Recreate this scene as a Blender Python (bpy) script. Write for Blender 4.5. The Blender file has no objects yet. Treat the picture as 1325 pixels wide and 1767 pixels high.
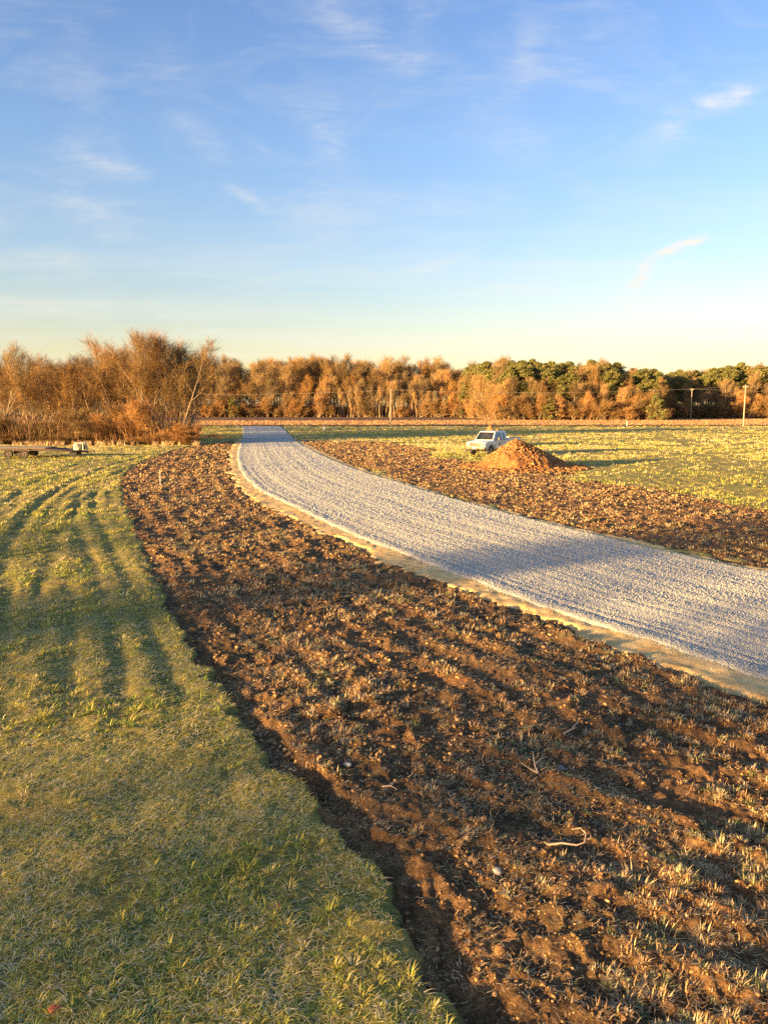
import bpy, bmesh, math, random
import numpy as np
from mathutils import Vector, Matrix
PI = math.pi
sc = bpy.context.scene
COL = sc.collection
rnd = random.Random(7)
rng = np.random.default_rng(11)

# ------------------------------------------------------------ camera model
H = 4.2
F, CX, CY = 1335.0, 662.5, 883.5
PITCH = math.atan(182.5 / F)
SUN_AZ = math.radians(238.5)          # clockwise from +Y
SUN_EL = math.radians(6.8)
SU = (math.sin(SUN_AZ + PI), math.cos(SUN_AZ + PI))   # direction shadows run
SV = (-SU[1], SU[0])

def at(px, py, z=0.0):
    """ground point that the photograph shows at (px, py)"""
    a, b = px - CX, CY - py
    dy = math.cos(PITCH) * F + math.sin(PITCH) * b
    dz = -math.sin(PITCH) * F + math.cos(PITCH) * b
    t = (z - H) / dz
    return (a * t, dy * t)

def at_d(px, d):
    """ground point in the direction of photo column px at distance d"""
    return ((px - CX) / F * d, d)

# ------------------------------------------------------------ object helpers
def tag(o, label=None, cat=None, group=None, kind=None):
    if label: o['label'] = label
    if cat: o['category'] = cat
    if group: o['group'] = group
    if kind: o['kind'] = kind
    return o

def link(o, parent=None):
    COL.objects.link(o)
    if parent is not None: o.parent = parent
    return o

def empty(name, loc=(0, 0, 0), rz=0, label=None, cat=None, group=None):
    o = bpy.data.objects.new(name, None)
    o.empty_display_size = .2
    o.location = loc
    o.rotation_euler = (0, 0, rz)
    COL.objects.link(o)
    return tag(o, label, cat, group)

def np_mesh(name, verts, faces, mat, cols=None, smooth=False, parent=None):
    """faces: list of (M,k) int arrays"""
    me = bpy.data.meshes.new(name)
    verts = np.ascontiguousarray(verts, dtype=np.float32)
    faces = [np.asarray(f) for f in faces if len(f)]
    me.vertices.add(len(verts)); me.vertices.foreach_set('co', verts.ravel())
    loops = np.concatenate([f.ravel() for f in faces]).astype(np.int32)
    tot = np.concatenate([np.full(len(f), f.shape[1]) for f in faces]).astype(np.int32)
    start = np.concatenate([[0], np.cumsum(tot)[:-1]]).astype(np.int32)
    me.loops.add(len(loops)); me.loops.foreach_set('vertex_index', loops)
    me.polygons.add(len(tot)); me.polygons.foreach_set('loop_start', start)
    try: me.polygons.foreach_set('loop_total', tot)
    except Exception: pass
    if smooth: me.polygons.foreach_set('use_smooth', np.ones(len(tot), dtype=bool))
    if cols is not None:
        a = me.color_attributes.new('Col', 'FLOAT_COLOR', 'POINT')
        c = np.ones((len(verts), 4), dtype=np.float32); c[:, :3] = cols
        a.data.foreach_set('color', c.ravel())
    me.update(calc_edges=True)
    me.materials.append(mat)
    o = bpy.data.objects.new(name, me)
    return link(o, parent)

# ------------------------------------------------------------ noise
def hsh(ix, iy, s):
    n = (ix.astype(np.int64) * 374761393 + iy.astype(np.int64) * 668265263 + s * 974634777) & 0xffffffff
    n = ((n ^ (n >> 13)) * 1274126177) & 0xffffffff
    n = (n ^ (n >> 16)) & 0xffffffff
    return n / 4294967295.0
def vn(x, y, s=0):
    ix, iy = np.floor(x), np.floor(y)
    fx, fy = x - ix, y - iy
    fx = fx * fx * (3 - 2 * fx); fy = fy * fy * (3 - 2 * fy)
    a, b = hsh(ix, iy, s), hsh(ix + 1, iy, s)
    c, d = hsh(ix, iy + 1, s), hsh(ix + 1, iy + 1, s)
    return (a + (b - a) * fx) * (1 - fy) + (c + (d - c) * fx) * fy - .5
def fbm(x, y, lam, octv=3, s=0, g=.5):
    r = 0; a = 1.0; f = 1 / lam
    for k in range(octv):
        r = r + a * vn(x * f + 17.3 * k, y * f - 9.1 * k, s + k)
        a *= g; f *= 2.03
    return r
def sstep(a, b, x):
    t = np.clip((x - a) / (b - a), 0, 1)
    return t * t * (3 - 2 * t)

# ------------------------------------------------------------ signed distances
def seg_dist(x, y, pts, closed=False):
    d = np.full(x.shape, 1e9)
    n = len(pts)
    for i in range(n if closed else n - 1):
        ax, ay = pts[i]; bx, by = pts[(i + 1) % n]
        vx, vy = bx - ax, by - ay
        t = np.clip(((x - ax) * vx + (y - ay) * vy) / (vx * vx + vy * vy + 1e-9), 0, 1)
        d = np.minimum(d, (x - ax - t * vx) ** 2 + (y - ay - t * vy) ** 2)
    return np.sqrt(d)
def sdf(x, y, pts):
    ins = np.zeros(x.shape, dtype=bool)
    n = len(pts)
    for i in range(n):
        ax, ay = pts[i]; bx, by = pts[(i + 1) % n]
        if ay == by: continue
        c = ((ay > y) != (by > y)) & (x < (bx - ax) * (y - ay) / (by - ay) + ax)
        ins ^= c
    d = seg_dist(x, y, pts, True)
    return np.where(ins, -d, d)
def smooth_poly(pts, it=2):
    for _ in range(it):
        q = [pts[0]]
        for a, b in zip(pts[:-1], pts[1:]):
            q.append((a[0] * .75 + b[0] * .25, a[1] * .75 + b[1] * .25))
            q.append((a[0] * .25 + b[0] * .75, a[1] * .25 + b[1] * .75))
        q.append(pts[-1]); pts = q
    return pts
P = lambda L: [at(*p) for p in L]

road_l = smooth_poly(P([(418, 735), (420, 746), (418, 757), (411, 775), (409, 795), (418, 820), (445, 847), (500, 873), (560, 902),
                        (640, 937), (720, 967), (800, 997), (900, 1036), (1000, 1072), (1100, 1103), (1200, 1137), (1325, 1180)]) + [(9.5, 8.9), (14, 5.6), (22, -1)], 2)
road_r = smooth_poly(P([(484, 735), (496, 746), (506, 757), (532, 775), (575, 795), (620, 814), (700, 838), (800, 868), (900, 894),
                        (1000, 919), (1100, 943), (1200, 965), (1325, 992)]) + [(13.7, 16.8), (20, 12.6), (33, 4)], 2)
ROAD = road_l + road_r[::-1]
sh_l = smooth_poly(P([(412, 757), (398, 772), (394, 798), (402, 830), (430, 855), (500, 888), (580, 926), (660, 965), (740, 998),
                      (850, 1036), (950, 1076), (1050, 1117), (1150, 1152), (1250, 1184), (1325, 1210)]) + [(8.6, 8.2), (13, 4.9), (21, -2)], 2)
sh_r = smooth_poly(P([(512, 757), (545, 774), (590, 795), (635, 813), (710, 836), (812, 866), (910, 892), (1010, 915), (1110, 938),
                      (1200, 959), (1325, 983)]) + [(14.2, 17.4), (20.5, 13.1), (33.5, 4.6)], 2)
SHOULDER = sh_l + sh_r[::-1]
soil_edge = smooth_poly(P([(372, 765), (310, 772), (238, 800), (204, 824), (213, 860), (233, 920), (257, 985), (290, 1062), (345, 1150), (380, 1210),
                           (440, 1275), (500, 1345), (578, 1430), (640, 1512), (700, 1590), (760, 1680), (800, 1767)]) + [(.75, 4.2), (1.3, 3), (2.5, 0)], 2)
SOIL = soil_edge + [(22, -2), (13.5, 5.2), (9, 8.5)] + P([(1325, 1196), (1200, 1150), (1000, 1082), (800, 1008), (640, 945), (500, 881), (420, 835), (403, 800), (404, 772), (414, 760), (395, 762)])
SOIL_R = P([(508, 757), (560, 762), (640, 763), (705, 766), (745, 776), (770, 788), (810, 797), (855, 797), (905, 799), (960, 812), (1010, 826), (1075, 838),
            (1150, 843), (1230, 858), (1290, 868), (1345, 876)]) + [(22, 31), (36, 28), (36, 6), (21, 12.8), (14, 17)] + \
         P([(1325, 988), (1200, 962), (1000, 916), (800, 866), (620, 812), (575, 793), (532, 773)])
sand_track = P([(520, 764), (600, 762), (680, 763), (700, 766)])
TRACKS = [P(t) for t in (
    [(335, 774), (250, 788), (170, 812), (100, 845), (50, 885), (0, 950)],
    [(330, 783), (262, 799), (200, 826), (140, 868), (95, 925), (72, 1000), (60, 1120)],
    [(260, 792), (180, 826), (134, 860), (128, 900), (165, 985), (190, 1060), (205, 1150), (215, 1240)],
    [(240, 786), (140, 800), (70, 826), (20, 860), (-30, 905)],
    [(290, 779), (200, 800), (120, 832), (60, 872), (20, 930), (-10, 1010)],
    [(215, 812), (165, 845), (160, 890), (200, 960), (250, 1080), (300, 1200)],
    [(-20, 828), (25, 842), (38, 855), (20, 880), (-20, 905)],
    [(20, 1000), (5, 1100), (-10, 1250)], [(120, 1000), (118, 1120), (120, 1260)],
    [(1020, 800), (1130, 815), (1220, 840), (1340, 868)], [(1000, 806), (1100, 822), (1190, 850), (1300, 885)],
    [(1050, 795), (1160, 806), (1260, 828), (1400, 862)], [(1080, 788), (1200, 796), (1330, 818)])]
ARC = P([(300, 775), (250, 800), (225, 850)])

def base_h(x, y):
    fade = np.clip(1.25 - np.abs(y) / 140, .25, 1)
    return fade * (.07 * fbm(x, y, 9.0, 2, 3) + .035 * fbm(x, y, 2.6, 2, 5))

class Field:
    def __init__(s, x, y):
        s.x, s.y = x, y
        s.road = sdf(x, y, ROAD) + .10 * fbm(x, y, .8, 2, 21)
        s.sh = sdf(x, y, SHOULDER) + .6 * fbm(x, y, 1.6, 4, 22, .6)
        s.soilL = sdf(x, y, SOIL) + .17 * fbm(x, y, 1.1, 3, 23) + .26 * fbm(x, y, .35, 2, 27)
        s.soilR = sdf(x, y, SOIL_R) + 3.0 * fbm(x, y, 5.0, 4, 24, .65)
        s.b = base_h(x, y) * (.25 + .75 * sstep(-.5, 4, s.road))
        s.dr = seg_dist(x, y, road_l)
    def soil(s): return np.minimum(s.soilL, s.soilR)
    def ground(s):
        x, y = s.x, s.y
        z = s.b + .03 * fbm(x, y, .45, 3, 31) + .02 * fbm(x, y, .16, 2, 32)
        for t in TRACKS:
            d = seg_dist(x, y, t)
            z = z - .034 * (1 - sstep(.05, .26, d)) * (.6 + 1.2 * vn(x * .7, y * .7, 77)) + .014 * np.exp(-((d - .45) / .14) ** 2)
        z = z - .34 * (1 - sstep(-.3, .02, s.soil()))
        return z - .2 * (1 - sstep(-.3, .0, s.sh))
    def soilz(s):
        x, y = s.x, s.y
        n1 = fbm(x, y, .5, 3, 41); n2 = fbm(x, y, .17, 2, 42)
        ph = s.dr / .78 + .5 * fbm(x, y, 3, 2, 43)
        rows = np.sin(2 * PI * ph)
        amp = .55 + .9 * fbm(x, y, 2.2, 2, 44)
        streak = fbm(s.dr * 1.0 + .3 * n1, y * .12 + x * .05, .22, 3, 47)
        far = 1 / (1 + (np.maximum(y, 0) / 42) ** 2)
        z = s.b - .03 + (.024 * rows * amp + .034 * n1 + .07 * streak + .05 * np.abs(n2) + .035 * fbm(x, y, .075, 2, 48)) * (.3 + .7 * far)
        lump = np.maximum(fbm(x, y, .33, 2, 45) - .12, 0)
        z = z + .14 * lump
        # furrow cut along the grass
        z = z - .085 * sstep(-.42, -.22, s.soilL) * (1 - sstep(-.05, .1, s.soilL)) * (s.soilR > 0) * np.clip(1.5 - y / 16, .1, 1)
        z = z - .36 * sstep(.0, .35, s.soil())
        return z - .2 * (1 - sstep(-.35, -.05, s.sh))
    def shz(s):
        x, y = s.x, s.y
        z = s.b + .022 + .035 * fbm(x, y, .6, 4, 51) + .02 * fbm(x, y, .2, 2, 52)
        z = z - .30 * sstep(-.05, .35, s.sh)
        return z - .12 * (1 - sstep(-.45, -.1, s.road))
    def roadz(s):
        x, y = s.x, s.y
        r = np.maximum(-s.road, 0)
        z = s.b + .055 + .03 * sstep(0, 2.5, r) + .009 * fbm(x, y, .09, 2, 61) + .010 * fbm(x, y, .5, 2, 62)
        for c, w in ((1.15, .28), (2.9, .3), (4.4, .25), (6.1, .3)):
            z = z - .022 * np.exp(-((s.dr - c - .25 * fbm(x, y, 7, 2, int(c * 10))) / w) ** 2)
        for i, c in enumerate((.5, .8, 1.5, 1.9, 2.3, 3.3, 3.7, 4.9, 5.3, 5.7, 6.6)):
            z = z - .014 * np.exp(-((s.dr - c - .2 * fbm(x, y, 9, 2, 90 + i)) / .07) ** 2)
        z = z + .015 * np.exp(-((r - .2) / .15) ** 2)
        return z - .26 * sstep(-.08, .28, s.road)

# ------------------------------------------------------------ materials
def nmat(name):
    m = bpy.data.materials.new(name); m.use_nodes = True
    nt = m.node_tree
    return m, nt, nt.nodes['Principled BSDF']
def lk(nt, a, b): nt.links.new(a, b)
def add(nt, t, **kw):
    n = nt.nodes.new(t)
    for k, v in kw.items(): setattr(n, k, v)
    return n
def noise(nt, scale, detail=4, rough=.6, vec=None):
    n = add(nt, 'ShaderNodeTexNoise')
    n.inputs['Scale'].default_value = scale; n.inputs['Detail'].default_value = detail
    n.inputs['Roughness'].default_value = rough
    if vec is not None: lk(nt, vec, n.inputs['Vector'])
    return n
def ramp(nt, fac, stops):
    r = add(nt, 'ShaderNodeValToRGB')
    while len(r.color_ramp.elements) < len(stops): r.color_ramp.elements.new(.5)
    for e, (p, c) in zip(r.color_ramp.elements, stops):
        e.position = p; e.color = (*c, 1)
    lk(nt, fac, r.inputs[0]); return r
def pos(nt): return add(nt, 'ShaderNodeNewGeometry').outputs['Position']
def objc(nt): return add(nt, 'ShaderNodeTexCoord').outputs['Object']
def mixc(nt, fac, a, b, mode='MIX'):
    m = add(nt, 'ShaderNodeMix', data_type='RGBA', blend_type=mode)
    if isinstance(fac, (int, float)): m.inputs[0].default_value = fac
    else: lk(nt, fac, m.inputs[0])
    for s, v in ((6, a), (7, b)):
        if isinstance(v, tuple): m.inputs[s].default_value = (*v, 1)
        else: lk(nt, v, m.inputs[s])
    return m.outputs[2]
def bump(nt, h, strength, dist, bs):
    b = add(nt, 'ShaderNodeBump'); b.inputs['Strength'].default_value = strength
    b.inputs['Distance'].default_value = dist
    lk(nt, h, b.inputs['Height']); lk(nt, b.outputs[0], bs.inputs['Normal'])
def plain(name, col, rough=.6, metal=0, nscale=6, var=.25, bmp=0):
    m, nt, bs = nmat(name)
    n = noise(nt, nscale, 4, .6, objc(nt))
    c = ramp(nt, n.outputs[0], [(.3, tuple(v * (1 - var) for v in col)), (.7, tuple(min(1, v * (1 + var)) for v in col))])
    lk(nt, c.outputs[0], bs.inputs['Base Color'])
    bs.inputs['Roughness'].default_value = rough; bs.inputs['Metallic'].default_value = metal
    if bmp: bump(nt, n.outputs[0], .6, bmp, bs)
    return m
def leafy(name, trans=.3, rough=.7, tint=(1, 1, 1), spec=.2):
    m, nt, bs = nmat(name)
    a = add(nt, 'ShaderNodeAttribute', attribute_name='Col')
    c = mixc(nt, 1.0, a.outputs['Color'], tint, 'MULTIPLY')
    lk(nt, c, bs.inputs['Base Color']); bs.inputs['Roughness'].default_value = rough
    bs.inputs['Specular IOR Level'].default_value = spec
    t = add(nt, 'ShaderNodeBsdfTranslucent'); lk(nt, c, t.inputs['Color'])
    mx = add(nt, 'ShaderNodeMixShader'); mx.inputs[0].default_value = trans
    lk(nt, bs.outputs[0], mx.inputs[1]); lk(nt, t.outputs[0], mx.inputs[2])
    lk(nt, mx.outputs[0], nt.nodes['Material Output'].inputs[0])
    return m

def ground_mat():
    m, nt, bs = nmat('grass_ground_material'); p = pos(nt)
    a = noise(nt, .35, 5, .6, p); b = noise(nt, 9, 5, .7, p); d = noise(nt, 45, 4, .75, p)
    c1 = ramp(nt, b.outputs[0], [(.3, (.17, .165, .055)), (.5, (.34, .29, .10)), (.68, (.52, .43, .19))])
    c2 = ramp(nt, d.outputs[0], [(.38, (.08, .08, .035)), (.5, (.27, .24, .09)), (.62, (.62, .53, .27))])
    c = mixc(nt, .5, c1.outputs[0], c2.outputs[0])
    c3 = ramp(nt, a.outputs[0], [(.35, (.75, .85, .6)), (.65, (1.25, 1.1, .9))])
    c = mixc(nt, 1.0, c, c3.outputs[0], 'MULTIPLY')
    lk(nt, c, bs.inputs['Base Color']); bs.inputs['Roughness'].default_value = .95
    bs.inputs['Specular IOR Level'].default_value = .1
    bump(nt, d.outputs[0], 1.0, .05, bs)
    return m
def soil_mat(name='tilled_soil_material', red=1.0):
    m, nt, bs = nmat(name); p = pos(nt)
    b = noise(nt, 5, 6, .7, p); d = noise(nt, 38, 4, .7, p); a = noise(nt, .5, 3, .5, p)
    c = ramp(nt, b.outputs[0], [(.28, (.10, .06, .03)), (.5, (.24, .14, .062)), (.62, (.40, .24, .10)), (.75, (.54, .34, .15))])
    c2 = ramp(nt, d.outputs[0], [(.3, (.45, .45, .45)), (.55, (1, 1, 1)), (.75, (1.8, 1.6, 1.35))])
    c3 = ramp(nt, a.outputs[0], [(.35, (.6, .66, .7)), (.65, (1.2, 1.08, 1))])
    c = mixc(nt, 1.0, c.outputs[0], c2.outputs[0], 'MULTIPLY'); c = mixc(nt, 1.0, c, c3.outputs[0], 'MULTIPLY')
    lk(nt, c, bs.inputs['Base Color']); bs.inputs['Roughness'].default_value = .95
    bs.inputs['Specular IOR Level'].default_value = .15
    bump(nt, d.outputs[0], 1.0, .06, bs)
    return m
def gravel_mat():
    m, nt, bs = nmat('gravel_material'); p = pos(nt)
    v = add(nt, 'ShaderNodeTexVoronoi'); v.inputs['Scale'].default_value = 36; lk(nt, p, v.inputs['Vector'])
    n = noise(nt, 14, 4, .7, p); l = noise(nt, .7, 4, .6, p)
    sep = add(nt, 'ShaderNodeSeparateColor'); lk(nt, v.outputs['Color'], sep.inputs[0])
    c = ramp(nt, sep.outputs[0], [(0, (.34, .33, .28)), (.5, (.445, .43, .365)), (1, (.55, .53, .44))])
    c2 = ramp(nt, l.outputs[0], [(.35, (.86, .87, .88)), (.65, (1.08, 1.06, 1.02))])
    c3 = ramp(nt, n.outputs[0], [(.3, (.75, .75, .75)), (.65, (1.1, 1.1, 1.1))])
    c = mixc(nt, 1, c.outputs[0], c2.outputs[0], 'MULTIPLY'); c = mixc(nt, 1, c, c3.outputs[0], 'MULTIPLY')
    lk(nt, c, bs.inputs['Base Color']); bs.inputs['Roughness'].default_value = .85
    inv = add(nt, 'ShaderNodeMath', operation='SUBTRACT'); inv.inputs[0].default_value = .6
    lk(nt, v.outputs['Distance'], inv.inputs[1])
    bump(nt, inv.outputs[0], .6, .022, bs)
    return m
def sand_mat():
    m, nt, bs = nmat('sandy_dirt_material'); p = pos(nt)
    b = noise(nt, 2.2, 6, .65, p); d = noise(nt, 40, 3, .7, p)
    c = ramp(nt, b.outputs[0], [(.3, (.52, .31, .11)), (.5, (.76, .51, .20)), (.7, (.86, .64, .30))])
    c2 = ramp(nt, d.outputs[0], [(.3, (.8, .8, .8)), (.7, (1.15, 1.12, 1.1))])
    lk(nt, mixc(nt, 1, c.outputs[0], c2.outputs[0], 'MULTIPLY'), bs.inputs['Base Color'])
    bs.inputs['Roughness'].default_value = .95; bs.inputs['Specular IOR Level'].default_value = .1
    bump(nt, d.outputs[0], .6, .02, bs)
    return m
def far_mat(name, lo, hi, sx=.02, sy=.25):
    m, nt, bs = nmat(name); p = pos(nt)
    mp = add(nt, 'ShaderNodeMapping'); mp.inputs['Scale'].default_value = (sx, sy, 1); lk(nt, p, mp.inputs[0])
    a = noise(nt, 1, 4, .6, mp.outputs[0]); b = noise(nt, 3, 4, .7, p)
    c = ramp(nt, a.outputs[0], [(.35, lo), (.65, hi)])
    c2 = ramp(nt, b.outputs[0], [(.3, (.72, .72, .72)), (.7, (1.1, 1.1, 1.1))])
    lk(nt, mixc(nt, 1, c.outputs[0], c2.outputs[0], 'MULTIPLY'), bs.inputs['Base Color'])
    bs.inputs['Roughness'].default_value = 1; bs.inputs['Specular IOR Level'].default_value = 0
    bump(nt, b.outputs[0], 1.0, .35, bs)
    return m
M_GROUND, M_SOIL, M_GRAVEL, M_SAND = ground_mat(), soil_mat(), gravel_mat(), sand_mat()
M_BLADE = leafy('grass_blade_material', .3)
M_STRAW = leafy('straw_material', .25)
M_NEEDLE = leafy('pine_needle_material', .2)
M_CLOD = leafy('clod_material', 0, .95, spec=.1)

# ------------------------------------------------------------ ground sheets
NR, NC = 1000, 900
ry = 2.2 * (190 / 2.2) ** (np.arange(NR) / (NR - 1))
sx = np.linspace(-1, 1, NC)
Y = np.repeat(ry[:, None], NC, 1)
X = sx[None, :] * (.57 * Y + 2.6)
FL = Field(X.ravel(), Y.ravel())
def grid_faces(nr, nc):
    i = np.arange(nr - 1)[:, None] * nc + np.arange(nc - 1)[None, :]
    i = i.ravel()
    return np.stack([i, i + 1, i + nc + 1, i + nc], 1)
GF = grid_faces(NR, NC)
def sheet(name, z, mask, mat):
    keep = mask[GF].any(1)
    f = GF[keep]
    used = np.zeros(NR * NC, dtype=bool); used[f.ravel()] = True
    idx = np.cumsum(used) - 1
    v = np.stack([FL.x, FL.y, z], 1)[used]
    o = np_mesh(name, v, [idx[f]], mat, smooth=True)
    return tag(o, kind='structure')
# the ground itself continues to the horizon as rings of coarser cells
def ground_sheet():
    # inner fan already built; append outer rows/columns to one connected grid
    rows = np.concatenate([[-3000, -600, -120, -30, -6], ry, [215, 260, 330, 450, 700, 1200, 2500, 5000]])
    sxx = np.concatenate([[-60, -12, -4, -1.8, -1.25], sx, [1.25, 1.8, 4, 12, 60]])
    w = .57 * np.maximum(rows, 0) + 2.6
    w = np.where(rows < 2, 3.8, w)
    YY = np.repeat(rows[:, None], len(sxx), 1)
    XX = sxx[None, :] * w[:, None]
    XX = XX * np.where(np.abs(sxx)[None, :] > 1.1, np.maximum(1, 40 / w[:, None]) ** .6, 1)
    ZZ = np.zeros_like(XX)
    ZZ[5:5 + NR, 5:5 + NC] = FL.ground().reshape(NR, NC)
    v = np.stack([XX.ravel(), YY.ravel(), ZZ.ravel()], 1)
    o = np_mesh('grass_ground', v, [grid_faces(len(rows), len(sxx))], M_GROUND, smooth=True)
    return tag(o, kind='structure')
ground_sheet()
sheet('tilled_soil', FL.soilz(), FL.soil() < .4, M_SOIL)
sheet('sandy_road_shoulder', FL.shz(), FL.sh < .35, M_SAND)
sheet('gravel_road', FL.roadz(), FL.road < .3, M_GRAVEL)

def flat_sheet(name, pts, z, mat):
    me = bpy.data.meshes.new(name)
    me.from_pydata([(x, y, z) for x, y in pts], [], [tuple(range(len(pts)))])
    me.materials.append(mat)
    o = bpy.data.objects.new(name, me); link(o)
    return tag(o, kind='structure')
M_HARV = far_mat('harvested_field_material', (.38, .22, .11), (.55, .35, .18))
M_PLOW = far_mat('ploughed_field_material', (.16, .10, .075), (.26, .17, .12))
M_ASPH = far_mat('country_road_material', (.16, .13, .11), (.24, .19, .15), .3, 3)
flat_sheet('harvested_field', [(-260, 172), (-80, 171), (40, 172), (400, 168), (400, 420), (-260, 420)], .10, M_HARV)
flat_sheet('ploughed_field', [(-200, 222), (-90, 222), (-10, 224), (40, 236), (30, 262), (20, 400), (-200, 400)], .12, M_PLOW)
flat_sheet('country_road', [(-300, 163.5), (400, 161), (400, 165.5), (-300, 168)], .085, M_ASPH)

# sandy wheel track beside the drive and a band of dirt at its far end
PLOW = [(-200, 222), (-90, 222), (-10, 224), (40, 236), (30, 262), (20, 400), (-200, 400)]
def stubble(name, y0, y1, xf, n, h, w, pal, label):
    y = np.sqrt(rng.random(n) * (y1 ** 2 - y0 ** 2) + y0 ** 2); x = xf(y)
    row = np.round(y / 1.6) * 1.6 + .25 * rng.standard_normal(n)
    ok = sdf(x, y, PLOW) > .3; x, row = x[ok], row[ok]; n = len(x)
    blades(name, x, row, np.full(n, .1), h * (.5 + rng.random(n)), np.full(n, w), rng.random(n) * 2 * PI, .6 * rng.random(n), pal, rng.integers(0, len(pal), n), M_STRAW, label, 'stubble', .3)
def ribbon(name, pts, w, z, mat):
    pts = smooth_poly(pts, 2); L = []; R = []
    for i, p in enumerate(pts):
        a = pts[max(i - 1, 0)]; b = pts[min(i + 1, len(pts) - 1)]
        dx, dy = b[0] - a[0], b[1] - a[1]; l = math.hypot(dx, dy)
        ww = w * (.75 + .35 * rnd.random()) * (.35 if i in (0, len(pts) - 1) else 1)
        L.append((p[0] - dy / l * ww, p[1] + dx / l * ww, z)); R.append((p[0] + dy / l * ww, p[1] - dx / l * ww, z))
    n = len(L)
    me = bpy.data.meshes.new(name)
    me.from_pydata(L + R, [], [(i, i + 1, n + i + 1, n + i) for i in range(n - 1)])
    me.materials.append(mat)
    return tag(link(bpy.data.objects.new(name, me)), kind='structure')
ribbon('sandy_track', P([(505, 761), (560, 761), (620, 762), (690, 764.5)]), 1.0, .1, M_SAND)

# ------------------------------------------------------------ blades
GREEN = 1.25 * np.array([(.11, .17, .045), (.16, .22, .05), (.25, .29, .055), (.40, .38, .07), (.52, .43, .09), (.60, .48, .19), (.66, .56, .34)])
STRAW = np.array([(.26, .15, .07), (.42, .25, .11), (.55, .38, .19), (.66, .52, .30), (.36, .34, .14), (.17, .20, .07)])
def blades(name, bx, by, bz, L, w, az, lean, pal, pick, mat, label, cat, bend=.5):
    n = len(bx)
    dx, dy = np.cos(az), np.sin(az)
    sxv, syv = -dy, dx
    hz = np.cos(lean); hr = np.sin(lean)
    b = np.stack([bx, by, bz], 1)
    side = np.stack([sxv, syv, np.zeros(n)], 1) * (w / 2)[:, None]
    mid = b + np.stack([dx * hr, dy * hr, hz], 1) * (L * .5)[:, None]
    l2 = np.minimum(lean + bend, 1.75)
    tip = mid + np.stack([dx * np.sin(l2), dy * np.sin(l2), np.cos(l2)], 1) * (L * .5)[:, None]
    v = np.stack([b - side, b + side, mid - side * .75, mid + side * .75, tip], 1).reshape(-1, 3)
    o = np.arange(n) * 5
    q = np.stack([o, o + 1, o + 3, o + 2], 1); t = np.stack([o + 2, o + 3, o + 4], 1)
    c = pal[pick] * (.75 + .5 * rng.random(n))[:, None]
    c = np.repeat(c, 5, 0)
    ob = np_mesh(name, v, [q, t], mat, cols=c)
    return tag(ob, label, cat, kind='stuff')

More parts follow.
